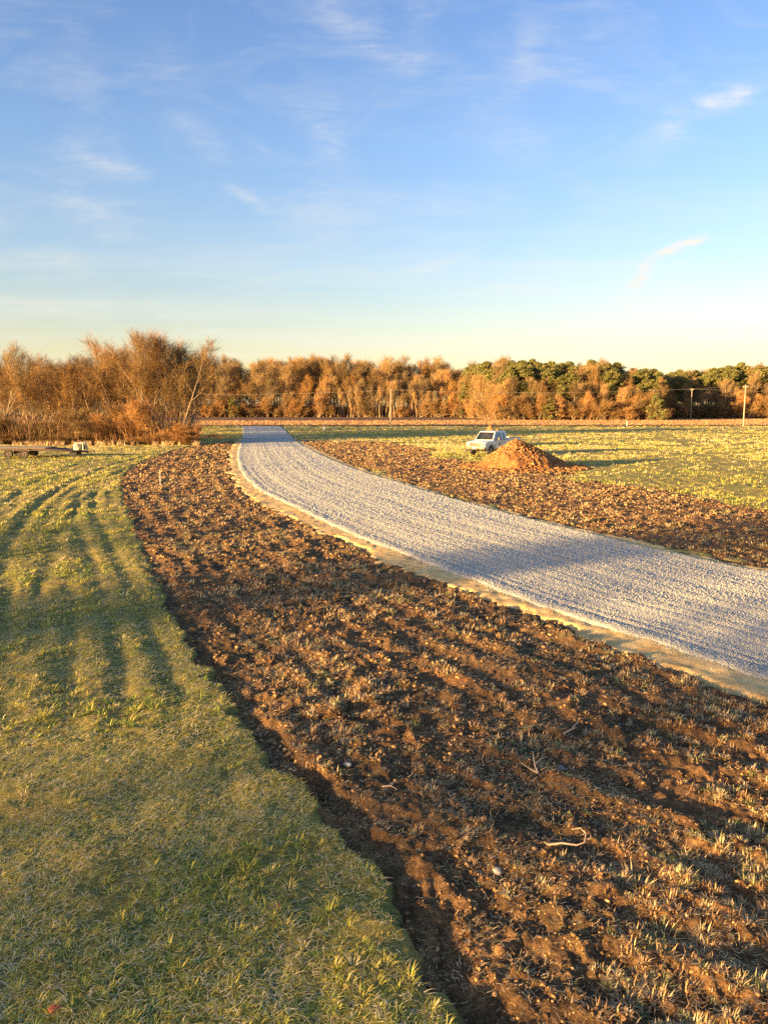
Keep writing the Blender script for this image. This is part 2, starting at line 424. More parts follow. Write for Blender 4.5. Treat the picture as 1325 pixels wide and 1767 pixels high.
def in_band(y0, y1, dens, xl=None):
    area = (.53 * (y0 + y1) + 3) * (y1 - y0)
    n = int(area * dens)
    y = np.sqrt(rng.random(n) * (y1 ** 2 - y0 ** 2) + y0 ** 2)
    x = (rng.random(n) * 2 - 1) * (.53 * y + 1.5)
    return x, y
def grass():
    A = []
    # (y0, y1, tufts per m2, blades per tuft, blade length, blade width, tuft radius)
    for y0, y1, dt, nb, L, w, r in ((4.0, 8, 130, 18, .075, .0070, .035), (8, 14, 80, 15, .082, .010, .045), (14, 26, 50, 11, .095, .016, .07),
                                    (26, 48, 18, 9, .12, .030, .15), (48, 85, 9.0, 8, .14, .045, .22), (85, 168, 4.6, 6, .16, .075, .35)):
        tx, ty = in_band(y0, y1, dt)
        f = Field(tx, ty)
        ok = (f.soil() > .02) & (f.sh > .05) & (f.road > .1)
        # tracks stay thinner
        for t in TRACKS: ok &= (seg_dist(tx, ty, t) > .18) | (rng.random(len(tx)) < .5)
        patch = .8 * fbm(tx, ty, 1.3, 3, 71) + .5 * fbm(tx, ty, 6, 2, 72) + .6 * fbm(tx * .45, ty, 11, 2, 78)
        ok &= rng.random(len(tx)) < np.clip(.50 + 1.7 * patch, .08, 1)
        tx, ty = tx[ok], ty[ok]; patch = patch[ok]
        n = len(tx)
        vig = np.clip(1 + .8 * patch + .42 * rng.standard_normal(n), .5, 1.9)
        tone = np.clip(2.6 + 2.8 * fbm(tx, ty, .9, 2, 73) + 1.6 * fbm(tx, ty, 7, 2, 74) + 1.0 * rng.standard_normal(n) + np.clip((ty - 15) / 30, 0, 1.8), 0, 5.6)
        big = (rng.random(n) < .07) & (patch > -.1)
        vig = np.where(big, 1.75, vig); tone = np.where(big, 3.6, tone)
        k = np.repeat(np.arange(n), nb)
        m = len(k)
        az = rng.random(m) * 2 * PI
        rr = r * np.sqrt(rng.random(m))
        bx = tx[k] + np.cos(az) * rr; by = ty[k] + np.sin(az) * rr
        lean = .12 + .95 * rng.random(m) ** 1.1 + rr / r * .25
        LL = L * vig[k] * (.55 + .6 * rng.random(m))
        pick = np.clip(np.round(tone[k] + .8 * rng.standard_normal(m)), 0, 6).astype(int)
        A.append((bx, by, LL, np.full(m, w) * (.7 + .6 * rng.random(m)), az + .5 * rng.standard_normal(m), lean, pick))
    # flattened dead thatch
    for y0, y1, dt, L, w in ((4.0, 9, 3600, .085, .006), (9, 16, 1500, .10, .0095), (16, 30, 420, .13, .015)):
        x, y = in_band(y0, y1, dt)
        f = Field(x, y)
        ok = (f.soil() > .0) & (f.sh > .05) & (f.road > .1)
        ok &= rng.random(len(x)) < np.clip(.62 - 1.6 * fbm(x, y, 1.1, 3, 75), .15, 1)
        x, y = x[ok], y[ok]; m = len(x)
        A.append((x, y, L * (.4 + rng.random(m)), np.full(m, w), rng.random(m) * 2 * PI, 1.15 + .35 * rng.random(m), rng.choice([1, 2, 3, 4, 4, 5, 6, 6], m)))
    cat = [np.concatenate(c) for c in zip(*A)]
    bx, by, L, w, az, lean, pick = cat
    z = Field(bx, by).ground() + np.where(lean > 1.15, .010, -.008)
    blades('field_grass', bx, by, z, L, w, az, lean, GREEN, pick, M_BLADE, 'patchy green and yellow winter grass with dead thatch covering the field', 'grass')
    print('grass blades', len(bx))
grass()

BALLS = []
def straw():
    A = []
    for y0, y1, dt, nb, L, w, r in ((4.0, 8, 85, 40, .072, .0095, .050), (8, 14, 62, 32, .080, .013, .055), (14, 26, 32, 20, .095, .020, .075),
                                    (26, 48, 18, 12, .11, .032, .12), (48, 100, 5.5, 8, .14, .06, .2)):
        tx, ty = in_band(y0, y1, dt)
        f = Field(tx, ty)
        ok = (f.soil() < -.12) & (f.sh > .02) & (f.road > .1)
        rows = np.sin(2 * PI * (f.dr / .78 + .5 * fbm(tx, ty, 3, 2, 43)))
        patch = fbm(tx, ty, 1.0, 3, 81)
        edge = np.clip((-f.soilL - .2) / .9, .12, 1)
        ok &= rng.random(len(tx)) < np.clip(.45 + .3 * rows + 2.6 * patch, .05, 1) * np.where(f.soilR < 0, .7, edge)
        tx, ty = tx[ok], ty[ok]; n = len(tx)
        vig = np.clip(.9 + .4 * rng.standard_normal(n), .4, 1.8)
        BALLS.append((tx, ty, np.full(n, r) * vig))
        tone = rng.choice(6, n, p=[.10, .24, .30, .18, .12, .06])
        k = np.repeat(np.arange(n), nb); m = len(k)
        az = rng.random(m) * 2 * PI; rr = r * np.sqrt(rng.random(m)) * vig[k]
        A.append((tx[k] + np.cos(az) * rr, ty[k] + np.sin(az) * rr, L * vig[k] * (.4 + .7 * rng.random(m)), np.full(m, w) * (.6 + .7 * rng.random(m)),
                  az + .7 * rng.standard_normal(m), .1 + 1.35 * rng.random(m), np.clip(tone[k] + rng.integers(-1, 2, m), 0, 5)))
    for y0, y1, dt, L, w in ((4.0, 8, 1300, .065, .0075), (8, 14, 650, .075, .0105), (14, 26, 220, .09, .016), (26, 45, 50, .12, .028)):
        x, y = in_band(y0, y1, dt); f = Field(x, y)
        ok = (f.soil() < -.05) & (f.sh > .0) & (rng.random(len(x)) < np.clip(.45 + 2.2 * fbm(x, y, .9, 3, 82), .05, 1))
        x, y = x[ok], y[ok]; m = len(x)
        A.append((x, y, L * (.3 + rng.random(m)), np.full(m, w), rng.random(m) * 2 * PI, 1.1 + .5 * rng.random(m), rng.choice(6, m, p=[.14, .26, .26, .2, .08, .06])))
    bx, by, L, w, az, lean, pick = [np.concatenate(c) for c in zip(*A)]
    z = Field(bx, by).soilz() + np.where(lean > 1.1, .016, -.004)
    blades('straw_stubble', bx, by, z, L, w, az, lean, STRAW, pick, M_STRAW, 'torn up straw and grass tufts strewn over the tilled soil', 'stubble', .3)
    print('straw', len(bx))
straw()

stubble('field_stubble', 172, 300, lambda y: (rng.random(len(y)) * 2 - 1) * .54 * y, 60000, .22, .16, np.array([(.42, .25, .12), (.50, .31, .15), (.36, .20, .09)]), 'short golden crop stubble covering the harvested field beyond the road')
# clods of earth (merged, uncountable) and loose gravel
ICO = None
def ico():
    global ICO
    if ICO is None:
        bm = bmesh.new(); bmesh.ops.create_icosphere(bm, subdivisions=1, radius=1)
        ICO = (np.array([v.co[:] for v in bm.verts]), np.array([[v.index for v in f.verts] for f in bm.faces])); bm.free()
    return ICO
def lumps(name, x, y, z, r, flat, cols, mat, label, cat, sub=None):
    V, Fc = ico(); n = len(x); nv = len(V)
    j = 1 + 1.3 * (rng.random((n, nv, 3)) - .5)
    v = V[None] * j * r[:, None, None]
    v[:, :, 2] *= flat
    a = rng.random(n) * 2 * PI; s = .75 + .6 * rng.random(n)
    vx = v[:, :, 0] * s[:, None]; vy = v[:, :, 1]
    X_ = vx * np.cos(a)[:, None] - vy * np.sin(a)[:, None]; Y_ = vx * np.sin(a)[:, None] + vy * np.cos(a)[:, None]
    v = np.stack([X_ + x[:, None], Y_ + y[:, None], v[:, :, 2] + z[:, None]], 2).reshape(-1, 3)
    f = (Fc[None] + (np.arange(n) * nv)[:, None, None]).reshape(-1, 3)
    o = np_mesh(name, v, [f], mat, cols=np.repeat(cols, nv, 0))
    return tag(o, label, cat, kind='stuff')
def clods():
    xs, ys, rs = [], [], []
    for y0, y1, d, r in ((4.0, 9, 240, .014), (9, 18, 110, .022), (18, 34, 44, .030), (34, 62, 24, .05), (62, 110, 8, .075)):
        x, y = in_band(y0, y1, d); f = Field(x, y)
        rows = np.sin(2 * PI * (f.dr / .78 + .5 * fbm(x, y, 3, 2, 43)))
        ok = (f.soil() < -.08) & (f.sh > -.1) & (rng.random(len(x)) < np.clip(.5 + .3 * rows + 1.6 * fbm(x, y, 1.2, 2, 83), .1, 1))
        x, y = x[ok], y[ok]
        xs.append(x); ys.append(y); rs.append(r * (.5 + 1.2 * rng.random(len(x)) ** 2))
    x, y, r = map(np.concatenate, (xs, ys, rs))
    z = Field(x, y).soilz() + r * .05
    pal = np.array([(.13, .078, .04), (.26, .15, .065), (.42, .24, .095), (.54, .32, .14)])
    c = pal[rng.choice(4, len(x), p=[.3, .35, .25, .1])] * (.8 + .4 * rng.random(len(x)))[:, None]
    lumps('soil_clods', x, y, z, r, .75, c, M_CLOD, 'brown clods of turned earth lying on the tilled soil', 'clods')
    print('clods', len(x))
    bx, by, br = [np.concatenate(c) for c in zip(*BALLS)]
    k = np.repeat(np.arange(len(bx)), 6); a = rng.random(len(k)) * 2 * PI; q = br[k] * rng.random(len(k))
    X_, Y_ = bx[k] + np.cos(a) * q, by[k] + np.sin(a) * q; r_ = br[k] * (.10 + .26 * rng.random(len(k)) ** 2)
    pal = np.array([(.18, .11, .055), (.30, .175, .075), (.40, .25, .12), (.24, .17, .09)])
    c = pal[rng.integers(0, 4, len(k))] * (.7 + .5 * rng.random(len(k)))[:, None]
    lumps('turf_root_lumps', X_, Y_, Field(X_, Y_).soilz() + r_ * .3, r_, .8, c, M_CLOD, 'torn turf root balls scattered over the tilled soil', 'turf lumps')
    xs, ys, rs = [], [], []
    for y0, y1, d, r in ((8, 16, 560, .009), (16, 28, 260, .013), (28, 50, 75, .020), (50, 80, 16, .030)):
        x, y = in_band(y0, y1, d); f = Field(x, y)
        ok = (f.road < .05) | ((f.road < .7) & (rng.random(len(x)) < .28 * np.exp(-np.maximum(f.road, 0) / .18)))
        x, y = x[ok], y[ok]
        xs.append(x); ys.append(y); rs.append(r * (.6 + .8 * rng.random(len(x))))
    x, y, r = map(np.concatenate, (xs, ys, rs))
    f = Field(x, y)
    z = np.maximum(f.roadz(), f.shz()) + r * .15
    c = np.array([(.44, .425, .36)]) * (.72 + .52 * rng.random(len(x)))[:, None]
    c = c * np.where(rng.random(len(x)) < .3, 1.0, .95)[:, None]
    lumps('loose_gravel', x, y, z, r, .7, c, M_CLOD, 'loose pale grey crushed stone covering the gravel road', 'gravel')
    print('stones', len(x))
clods()

# ------------------------------------------------------------ tubes / boxes
class MB:
    def __init__(s): s.v = []; s.f = []
    def tube(s, pts, rad, n=6, cap=True):
        pts = [Vector(p) for p in pts]
        b0 = len(s.v); up = Vector((0, 0, 1))
        for i, p in enumerate(pts):
            d = (pts[min(i + 1, len(pts) - 1)] - pts[max(i - 1, 0)])
            if d.length < 1e-6: d = Vector((0, 0, 1))
            d.normalize()
            a = d.cross(up)
            if a.length < .05: a = d.cross(Vector((1, 0, 0)))
            a.normalize(); b = d.cross(a)
            r = rad[i] if isinstance(rad, (list, tuple)) else rad
            for k in range(n):
                t = 2 * PI * k / n
                s.v.append(tuple(p + a * (r * math.cos(t)) + b * (r * math.sin(t))))
        for i in range(len(pts) - 1):
            for k in range(n):
                q = b0 + i * n
                s.f.append((q + k, q + (k + 1) % n, q + n + (k + 1) % n, q + n + k))
        if cap:
            s.f.append(tuple(b0 + k for k in range(n))[::-1]); e = b0 + (len(pts) - 1) * n
            s.f.append(tuple(e + k for k in range(n)))
    def box(s, x0, x1, y0, y1, z0, z1, t=None):
        b = len(s.v)
        for z in (z0, z1):
            for x, y in ((x0, y0), (x1, y0), (x1, y1), (x0, y1)): s.v.append((x, y, z))
        s.f += [tuple(b + i for i in q) for q in ((3, 2, 1, 0), (4, 5, 6, 7), (0, 1, 5, 4), (1, 2, 6, 5), (2, 3, 7, 6), (3, 0, 4, 7))]
    def prism(s, prof, y0, y1):
        """profile in x,z extruded along y"""
        b = len(s.v); n = len(prof)
        for y in (y0, y1):
            for x, z in prof: s.v.append((x, y, z))
        s.f.append(tuple(b + i for i in range(n))); s.f.append(tuple(b + n + i for i in range(n))[::-1])
        for i in range(n):
            j = (i + 1) % n; s.f.append((b + i, b + n + i, b + n + j, b + j))
    def quad(s, pts):
        b = len(s.v); s.v += [tuple(p) for p in pts]; s.f.append(tuple(range(b, b + len(pts))))
    def slab(s, pts, off):
        """closed plate: polygon pts thickened by vector off"""
        b = len(s.v); n = len(pts); off = Vector(off)
        s.v += [tuple(p) for p in pts] + [tuple(Vector(p) + off) for p in pts]
        s.f.append(tuple(b + i for i in range(n))[::-1]); s.f.append(tuple(b + n + i for i in range(n)))
        for i in range(n):
            j = (i + 1) % n; s.f.append((b + i, b + j, b + n + j, b + n + i))
    def build(s, name, mat, parent=None, bevel=0, smooth=False, seg=2):
        me = bpy.data.meshes.new(name); me.from_pydata(s.v, [], s.f); me.materials.append(mat)
        bm = bmesh.new(); bm.from_mesh(me)
        bmesh.ops.recalc_face_normals(bm, faces=bm.faces)
        if bevel:
            bmesh.ops.bevel(bm, geom=[e for e in bm.edges if e.is_manifold and e.calc_face_angle(0) > .5], offset=bevel, segments=seg, affect='EDGES', profile=.5, clamp_overlap=True)
        bm.to_mesh(me); bm.free()
        if smooth or bevel:
            me.polygons.foreach_set('use_smooth', [True] * len(me.polygons))
            try: me.set_sharp_from_angle(angle=math.radians(38))
            except Exception: pass
        o = bpy.data.objects.new(name, me)
        return link(o, parent)

# ------------------------------------------------------------ trees
def bark_mat(name, lo, hi):
    m, nt, bs = nmat(name)
    oi = add(nt, 'ShaderNodeObjectInfo')
    n = noise(nt, 1.3, 4, .6, objc(nt))
    c = ramp(nt, n.outputs[0], [(.3, lo), (.7, hi)])
    v = ramp(nt, oi.outputs['Random'], [(0, (.55, .60, .66)), (.35, (.85, .86, .85)), (.7, (1.05, 1, .95)), (1, (1.4, 1.22, 1.0))])
    lk(nt, mixc(nt, 1, c.outputs[0], v.outputs[0], 'MULTIPLY'), bs.inputs['Base Color'])
    bs.inputs['Roughness'].default_value = .9; bs.inputs['Specular IOR Level'].default_value = .1
    return m
M_BARK = bark_mat('bark_material', (.30, .23, .15), (.50, .40, .27))
M_TWIG = bark_mat('twig_material', (.19, .115, .045), (.34, .215, .09))
M_TWIG2 = bark_mat('pale_twig_material', (.26, .17, .08), (.42, .29, .14))
M_VINE = bark_mat('vine_twig_material', (.25, .145, .06), (.40, .245, .105))
M_PBARK = bark_mat('pine_bark_material', (.13, .08, .055), (.24, .15, .10))

def rdir(r): 
    while 1:
        v = Vector((r.uniform(-1, 1), r.uniform(-1, 1), r.uniform(-1, 1)))
        if .05 < v.length < 1: return v.normalized()
def grow_tree(seed, height, spread, base_clear, levels, twigL, twigW, up=.5, stems=1, wob=.12, n1=12, trunkR=None):
    """returns trunk MB, crown arrays"""
    r = random.Random(seed); T = MB(); Cb = MB(); tw = []
    def path(p, d, L, n, upw, wb):
        pts = [p.copy()]; d = d.normalized()
        for i in range(n):
            d = (d + rdir(r) * wb + Vector((0, 0, upw))).normalized()
            p = p + d * (L / n); pts.append(p.copy())
        return pts
    def pick(pts, t):
        f = t * (len(pts) - 1); i = min(int(f), len(pts) - 2); q = pts[i].lerp(pts[i + 1], f - i)
        return q, (pts[i + 1] - pts[i]).normalized()
    def child_dir(d, ang):
        a = d.cross(rdir(r)); 
        if a.length < .01: a = Vector((1, 0, 0))
        return (Matrix.Rotation(ang, 3, a.normalized()) @ d).normalized()
    for s in range(stems):
        if stems > 1:
            a = r.random() * 2 * PI; o = Vector((math.cos(a), math.sin(a), 0)) * r.uniform(.05, .12) * spread
            d0 = (Vector((0, 0, 1)) + Vector((math.cos(a), math.sin(a), 0)) * r.uniform(.1, .55)).normalized()
        else:
            o = Vector((0, 0, 0)); d0 = Vector((r.uniform(-.06, .06), r.uniform(-.06, .06), 1)).normalized()
        hh = height * (r.uniform(.65, .95) if stems > 1 else .86)
        R = (trunkR or height * .016) * (1 if stems == 1 else .6)
        tp = path(o + Vector((0, 0, -.1)), d0, hh, 7, .06, wob)
        T.tube(tp, [R * (1 - .86 * i / 7) * (1.25 if i == 0 else 1) for i in range(8)], 7)
        k1 = int(n1 / (1 if stems == 1 else stems ** .5))
        for i in range(k1):
            t = base_clear + (1 - base_clear) * (i + r.random()) / k1
            p, d = pick(tp, min(t, .99))
            L = spread * r.uniform(.75, 1.15) * (1.05 - .62 * max(0, (t - base_clear) / (1 - base_clear)) ** 1.3)
            lp = path(p, child_dir(d, r.uniform(.55, 1.15)), L, 5, up * .45, .16)
            r1 = max(R * (1 - .8 * t) * .55, twigW)
            T.tube(lp[:4], [r1, r1 * .8, r1 * .62, r1 * .45], 5, False)
            Cb.tube(lp[3:], [r1 * .45, r1 * .3, r1 * .15], 4, False)
            for j in range(levels[0]):
                t2 = .18 + .82 * (j + r.random()) / levels[0]
                p2, d2 = pick(lp, min(t2, .99))
                L2 = L * r.uniform(.38, .62) * (1.1 - .5 * t2)
                bp = path(p2, child_dir(d2, r.uniform(.4, 1.0)), L2, 3, up * .3, .2)
                r2 = max(r1 * .32 * (1 - .5 * t2), twigW * .8)
                Cb.tube(bp, [r2, r2 * .75, r2 * .5, r2 * .25], 3, False)
                for k in range(levels[1]):
                    p3, d3 = pick(bp, min(.1 + .9 * (k + r.random()) / levels[1], .99))
                    d3 = (child_dir(d3, r.uniform(.3, .9)) + Vector((0, 0, up * .4))).normalized()
                    L3 = twigL * r.uniform(.6, 1.2)
                    e = p3 + d3 * L3; tw.append((p3, e, twigW))
                    for m in range(levels[2]):
                        q = p3.lerp(e, r.uniform(.2, .95)); d4 = (child_dir(d3, r.uniform(.3, .9)) + Vector((0, 0, up * .3))).normalized()
                        tw.append((q, q + d4 * L3 * r.uniform(.35, .7), twigW * .7))
    for (a, b, w) in tw:
        s = (b - a).cross(rdir(r)); 
        if s.length < 1e-5: continue
        s.normalize(); s *= w * .5
        n = len(Cb.v); Cb.v += [tuple(a - s), tuple(a + s), tuple(b + s * .35), tuple(b - s * .35)]; Cb.f.append((n, n + 1, n + 2, n + 3))
    return T, Cb
def raw_mesh(mb, name, mat):
    me = bpy.data.meshes.new(name); me.from_pydata(mb.v, [], mb.f); me.materials.append(mat)
    me.polygons.foreach_set('use_smooth', [len(f) == 4 for f in mb.f]); return me
class Proto:
    def __init__(s, kind, T, Cr, hgt): s.kind, s.T, s.C, s.h = kind, T, Cr, hgt
M_BARK2 = bark_mat('grey_bark_material', (.20, .15, .10), (.36, .28, .19))
def bare(kind, seed, height, spread, clear, lv, tl, tw, mt, mb=None, **kw):
    T, Cb = grow_tree(seed, height, spread, clear, lv, tl, tw, **kw)
    return Proto(kind, raw_mesh(T, 'trunk', mb or M_BARK), raw_mesh(Cb, 'crown', mt), height)
def place(pr, x, y, h=None, label='', cat='tree', group=None, z=0, wid=None):
    s = (h or pr.h) / pr.h
    root = empty(pr.kind, (x, y, z), rnd.random() * 2 * PI, label, cat, group)
    root.scale = ((wid or s), (wid or s), s)
    for nm, me in (('trunk', pr.T), ('crown', pr.C)):
        if me is not None: link(bpy.data.objects.new(nm, me), root)
    return root

# far wood (about 230-300 m away): coarser twigs
far_tall = [bare('bare_tree', 100 + i, 20, 6.8, (.34, .2, .3, .15, .25)[i], (10, 8, 2), 1.7, .05, M_TWIG if i % 2 else M_TWIG2, up=.6, n1=17, trunkR=.30) for i in range(5)]
far_sap = [bare('sapling', 120 + i, 11, 2.4, .35, (5, 5, 2), 1.0, .045, M_TWIG2, up=1.0, n1=11, trunkR=.17) for i in range(3)]
far_bush = [bare('bare_bush', 130 + i, 6, 2.6, .05, (7, 7, 3), 1.0, .05, (M_VINE, M_TWIG, M_VINE)[i], up=.4, n1=14, stems=5, trunkR=.07) for i in range(3)]
# near scrub (about 90 m away): finer twigs
near_tree = [bare('scrub_tree', 150 + i, 12, 4.6, (.22, .16, .3, .2)[i], (9, 8, 3), 1.05, .021, (M_TWIG, M_VINE, M_TWIG2, M_TWIG)[i], up=(.55, .3, .6, .4)[i], n1=17, stems=(1, 2, 1, 3)[i], wob=.14, trunkR=.17, mb=M_BARK2) for i in range(4)]
near_bush = [bare('vine_thicket', 170 + i, 5, 2.2, .03, (9, 9, 3), .75, .019, (M_VINE, M_TWIG, M_VINE)[i], up=.15, n1=18, stems=6, wob=.3, trunkR=.05) for i in range(3)]

def pine(seed, height, spread, clear, npuff, per, size, pal, kind='pine_tree'):
    r = np.random.default_rng(seed); pr = random.Random(seed); T = MB()
    tp = [Vector((pr.uniform(-.15, .15) * i, pr.uniform(-.15, .15) * i, height * .95 * i / 6)) for i in range(7)]
    R = height * .014
    T.tube(tp, [R * (1 - .8 * i / 6) for i in range(7)], 7)
    V, Cc = [], []
    for k in range(npuff):
        t = clear + (1 - clear) * (k + pr.random()) / npuff
        zz = height * t; a = pr.random() * 2 * PI
        tt = (t - clear) / (1 - clear)
        rad = spread * math.sqrt(max(.04, 1 - (abs(tt - .35) / .68) ** 2)) * pr.uniform(.35, 1.0)
        if tt > .93: rad *= .3
        c = np.array([math.cos(a) * rad, math.sin(a) * rad, zz])
        i = min(int(t / .95 * 6), 5)
        s0 = tp[i]
        T.tube([s0.lerp(tp[i + 1], .3) - Vector((0, 0, .4)), Vector(c) - Vector((0, 0, .2))], [R * .35, R * .12], 4, False)
        sz = spread * pr.uniform(.16, .34)
        q = r.standard_normal((per, 3)); q /= np.linalg.norm(q, axis=1)[:, None]
        q *= (r.random(per) ** .45)[:, None] * np.array([sz * 1.15, sz * 1.15, sz * .42]); q += c
        d = r.standard_normal((per, 3)); d[:, 2] += .7; d /= np.linalg.norm(d, axis=1)[:, None]
        e = np.cross(d, r.standard_normal((per, 3))); e /= np.linalg.norm(e, axis=1)[:, None]
        L = size * (.6 + .8 * r.random(per))[:, None]
        V.append(np.stack([q - e * L * .22, q + e * L * .22, q + d * L], 1).reshape(-1, 3))
        Cc.append(np.repeat(np.array(pal)[r.integers(0, len(pal), per)] * (.7 + .6 * r.random(per))[:, None], 3, 0))
    V = np.concatenate(V); Cc = np.concatenate(Cc)
    f = np.arange(len(V)).reshape(-1, 3)
    o = np_mesh('crown', V, [f], M_NEEDLE, cols=Cc); me = o.data; bpy.data.objects.remove(o)
    return Proto(kind, raw_mesh(T, 'trunk', M_PBARK), me, height)
PG = [(.10, .11, .035), (.15, .155, .045), (.21, .20, .06), (.30, .26, .085)]
far_pine = [pine(200 + i, 20, 4.3, (.45, .35, .5, .3)[i], 70, 110, .6, PG) for i in range(4)]
far_cedar = [pine(210 + i, 8, 2.6, .06, 34, 150, .42, PG, 'evergreen_shrub') for i in range(2)]

def top_h(px, py, d):
    """height whose top shows at photo row py, standing d away"""
    b = CY - py
    dz = -math.sin(PITCH) * F + math.cos(PITCH) * b; dy = math.cos(PITCH) * F + math.sin(PITCH) * b
    return H + dz / dy * d

# treeline profile: photo column -> row of the tops
PROF = [(-200, 640), (0, 640), (350, 622), (370, 612), (400, 622), (430, 628), (470, 618), (515, 612), (545, 618), (580, 612), (620, 625), (650, 630), (685, 618), (715, 628), (750, 618), (790, 632), (820, 628), (850, 625), (885, 618),
        (920, 622), (950, 626), (985, 632), (1025, 622), (1050, 630), (1090, 638), (1130, 642), (1180, 638), (1230, 634), (1290, 630), (1325, 628), (1600, 630)]
def prof(px):
    for (a, b), (c, d) in zip(PROF[:-1], PROF[1:]):
        if a <= px <= c: return b + (d - b) * (px - a) / (c - a)
    return 630
def front_d(px):
    """distance of the wood's front edge at that column"""
    if px < 790: return 292
    if px < 1000: return 292 - (px - 790) / 60 * 58 if px < 850 else 234
    if px < 1140: return 234
    return 262
def zone(px):
    Z = [(360, 'far wood left, behind the scrub thicket'), (480, 'far wood straight beyond the gravel drive'), (560, 'far wood just right of the gravel drive'), (640, 'far wood left of the middle utility pole'),
         (715, 'far wood directly behind the middle utility pole'), (800, 'far wood between middle pole and pickup'), (890, 'far wood directly behind the white pickup'), (1000, 'far wood above the dirt pile'),
         (1145, 'far wood corner right of the pickup'), (1230, 'dark wood recess left of the right pole'), (1290, 'far wood behind the right utility pole')]
    for z, n in Z:
        if px < z: return n
    return 'far wood at the right picture edge'
placed = []
def far_wood():
    cnt = 0
    for row, (dd, step, hs) in enumerate(((2, 19, .70), (8, 17, .88), (15, 15, .98), (24, 15, 1.0), (32, 15, .95))):
        px = -20 + row * 5
        while px < 1345:
            d = front_d(px) + dd + rnd.uniform(-2, 2)
            if 0 < px < 300 and row < 2: px += step; continue      # hidden behind the thicket
            pine_p = 0
            if px > 805: pine_p = .62 if row >= 1 else .10
            if px > 1130: pine_p = .75 if row >= 1 else .25
            h = top_h(px, prof(px), d) * hs * rnd.uniform(.88, 1.05)
            x, y = at_d(px + rnd.uniform(-4, 4), d)
            z = zone(px)
            if rnd.random() < pine_p:
                pl = ['front', 'second', 'third', 'fourth', 'rearmost'][row]
                place(rnd.choice(far_pine), x, y, h, 'green pine, %s row, %s' % (pl, z), 'pine tree', 'pines of the far wood')
            else:
                pl = ['front', 'second', 'third', 'fourth', 'rearmost'][row]
                place(rnd.choice(far_tall), x, y, h, 'bare tree, %s row, %s' % (pl, z), 'tree', 'bare trees of the far wood')
            cnt += 1
            px += step * rnd.uniform(.8, 1.2) * (.85 if px > 800 else 1)
    px = 545
    while px < 770:
        d = front_d(px) - rnd.uniform(0, 3); x, y = at_d(px, d)
        place(rnd.choice(far_sap), x, y, rnd.uniform(8.5, 12.5), 'slender pale sapling, %s' % zone(px), 'sapling', 'saplings at the front of the far wood')
        cnt += 1; px += rnd.uniform(3.6, 6)
    px = 335
    while px < 1345:
        d = front_d(px) - rnd.uniform(1, 4); x, y = at_d(px, d)
        if not (545 < px < 770) or rnd.random() < .4:
            place(rnd.choice(far_bush), x, y, rnd.uniform(3.2, 8.5), 'rusty bush, %s' % zone(px), 'bush', 'bushes at the foot of the far wood', wid=rnd.uniform(.8, 1.4))
            cnt += 1
        px += rnd.uniform(7, 14)
    print('far trees', cnt)
far_wood()
for px, d, h, lb in ((1128, 226, 7.6, 'round dark green evergreen shrub at the corner of the projecting wood'), (795, 262, 3.0, 'low dark evergreen bush at the wood foot just left of the pickup'),
                     (945, 229, 6.5, 'green leafy evergreen shrub in the wood edge behind the dirt pile'), (405, 287, 7, 'dark evergreen shrub in the wood straight beyond the drive')):
    x, y = at_d(px, d); place(far_cedar[0 if px < 1000 else 1], x, y, h, lb, 'shrub')

# deep brush inside the far wood
def brush(name, pts, n, hmin, hmax, w, pal, mat, label, cat):
    """upright stems and side twigs scattered over given strips"""
    px0 = rng.random(n)
    base = pts(px0)
    m = len(base)
    h = hmin + (hmax - hmin) * rng.random(m) ** 1.5
    az = rng.random(m) * 2 * PI; lean = .05 + .5 * rng.random(m) ** 2
    return blades(name, base[:, 0], base[:, 1], np.zeros(m) - .05, h, np.full(m, w) * (.5 + rng.random(m)), az, lean, pal, rng.integers(0, len(pal), m), mat, label, cat, .35)
BR = np.array([(.20, .10, .045), (.28, .15, .07), (.36, .20, .09), (.14, .08, .04), (.22, .18, .06)])
def fw(t):
    px = 250 + t * 1110
    d = np.array([front_d(p) for p in px]) + rng.random(len(t)) ** 1.3 * 34 - 1
    return np.stack([(px - CX) / F * d, d], 1)
M_BRUSH = leafy('brush_material', .1, .9)
brush('undergrowth', fw, 46000, 1.0, 7.5, .12, BR, M_BRUSH, 'tangled rusty undergrowth inside and along the foot of the far wood', 'undergrowth')

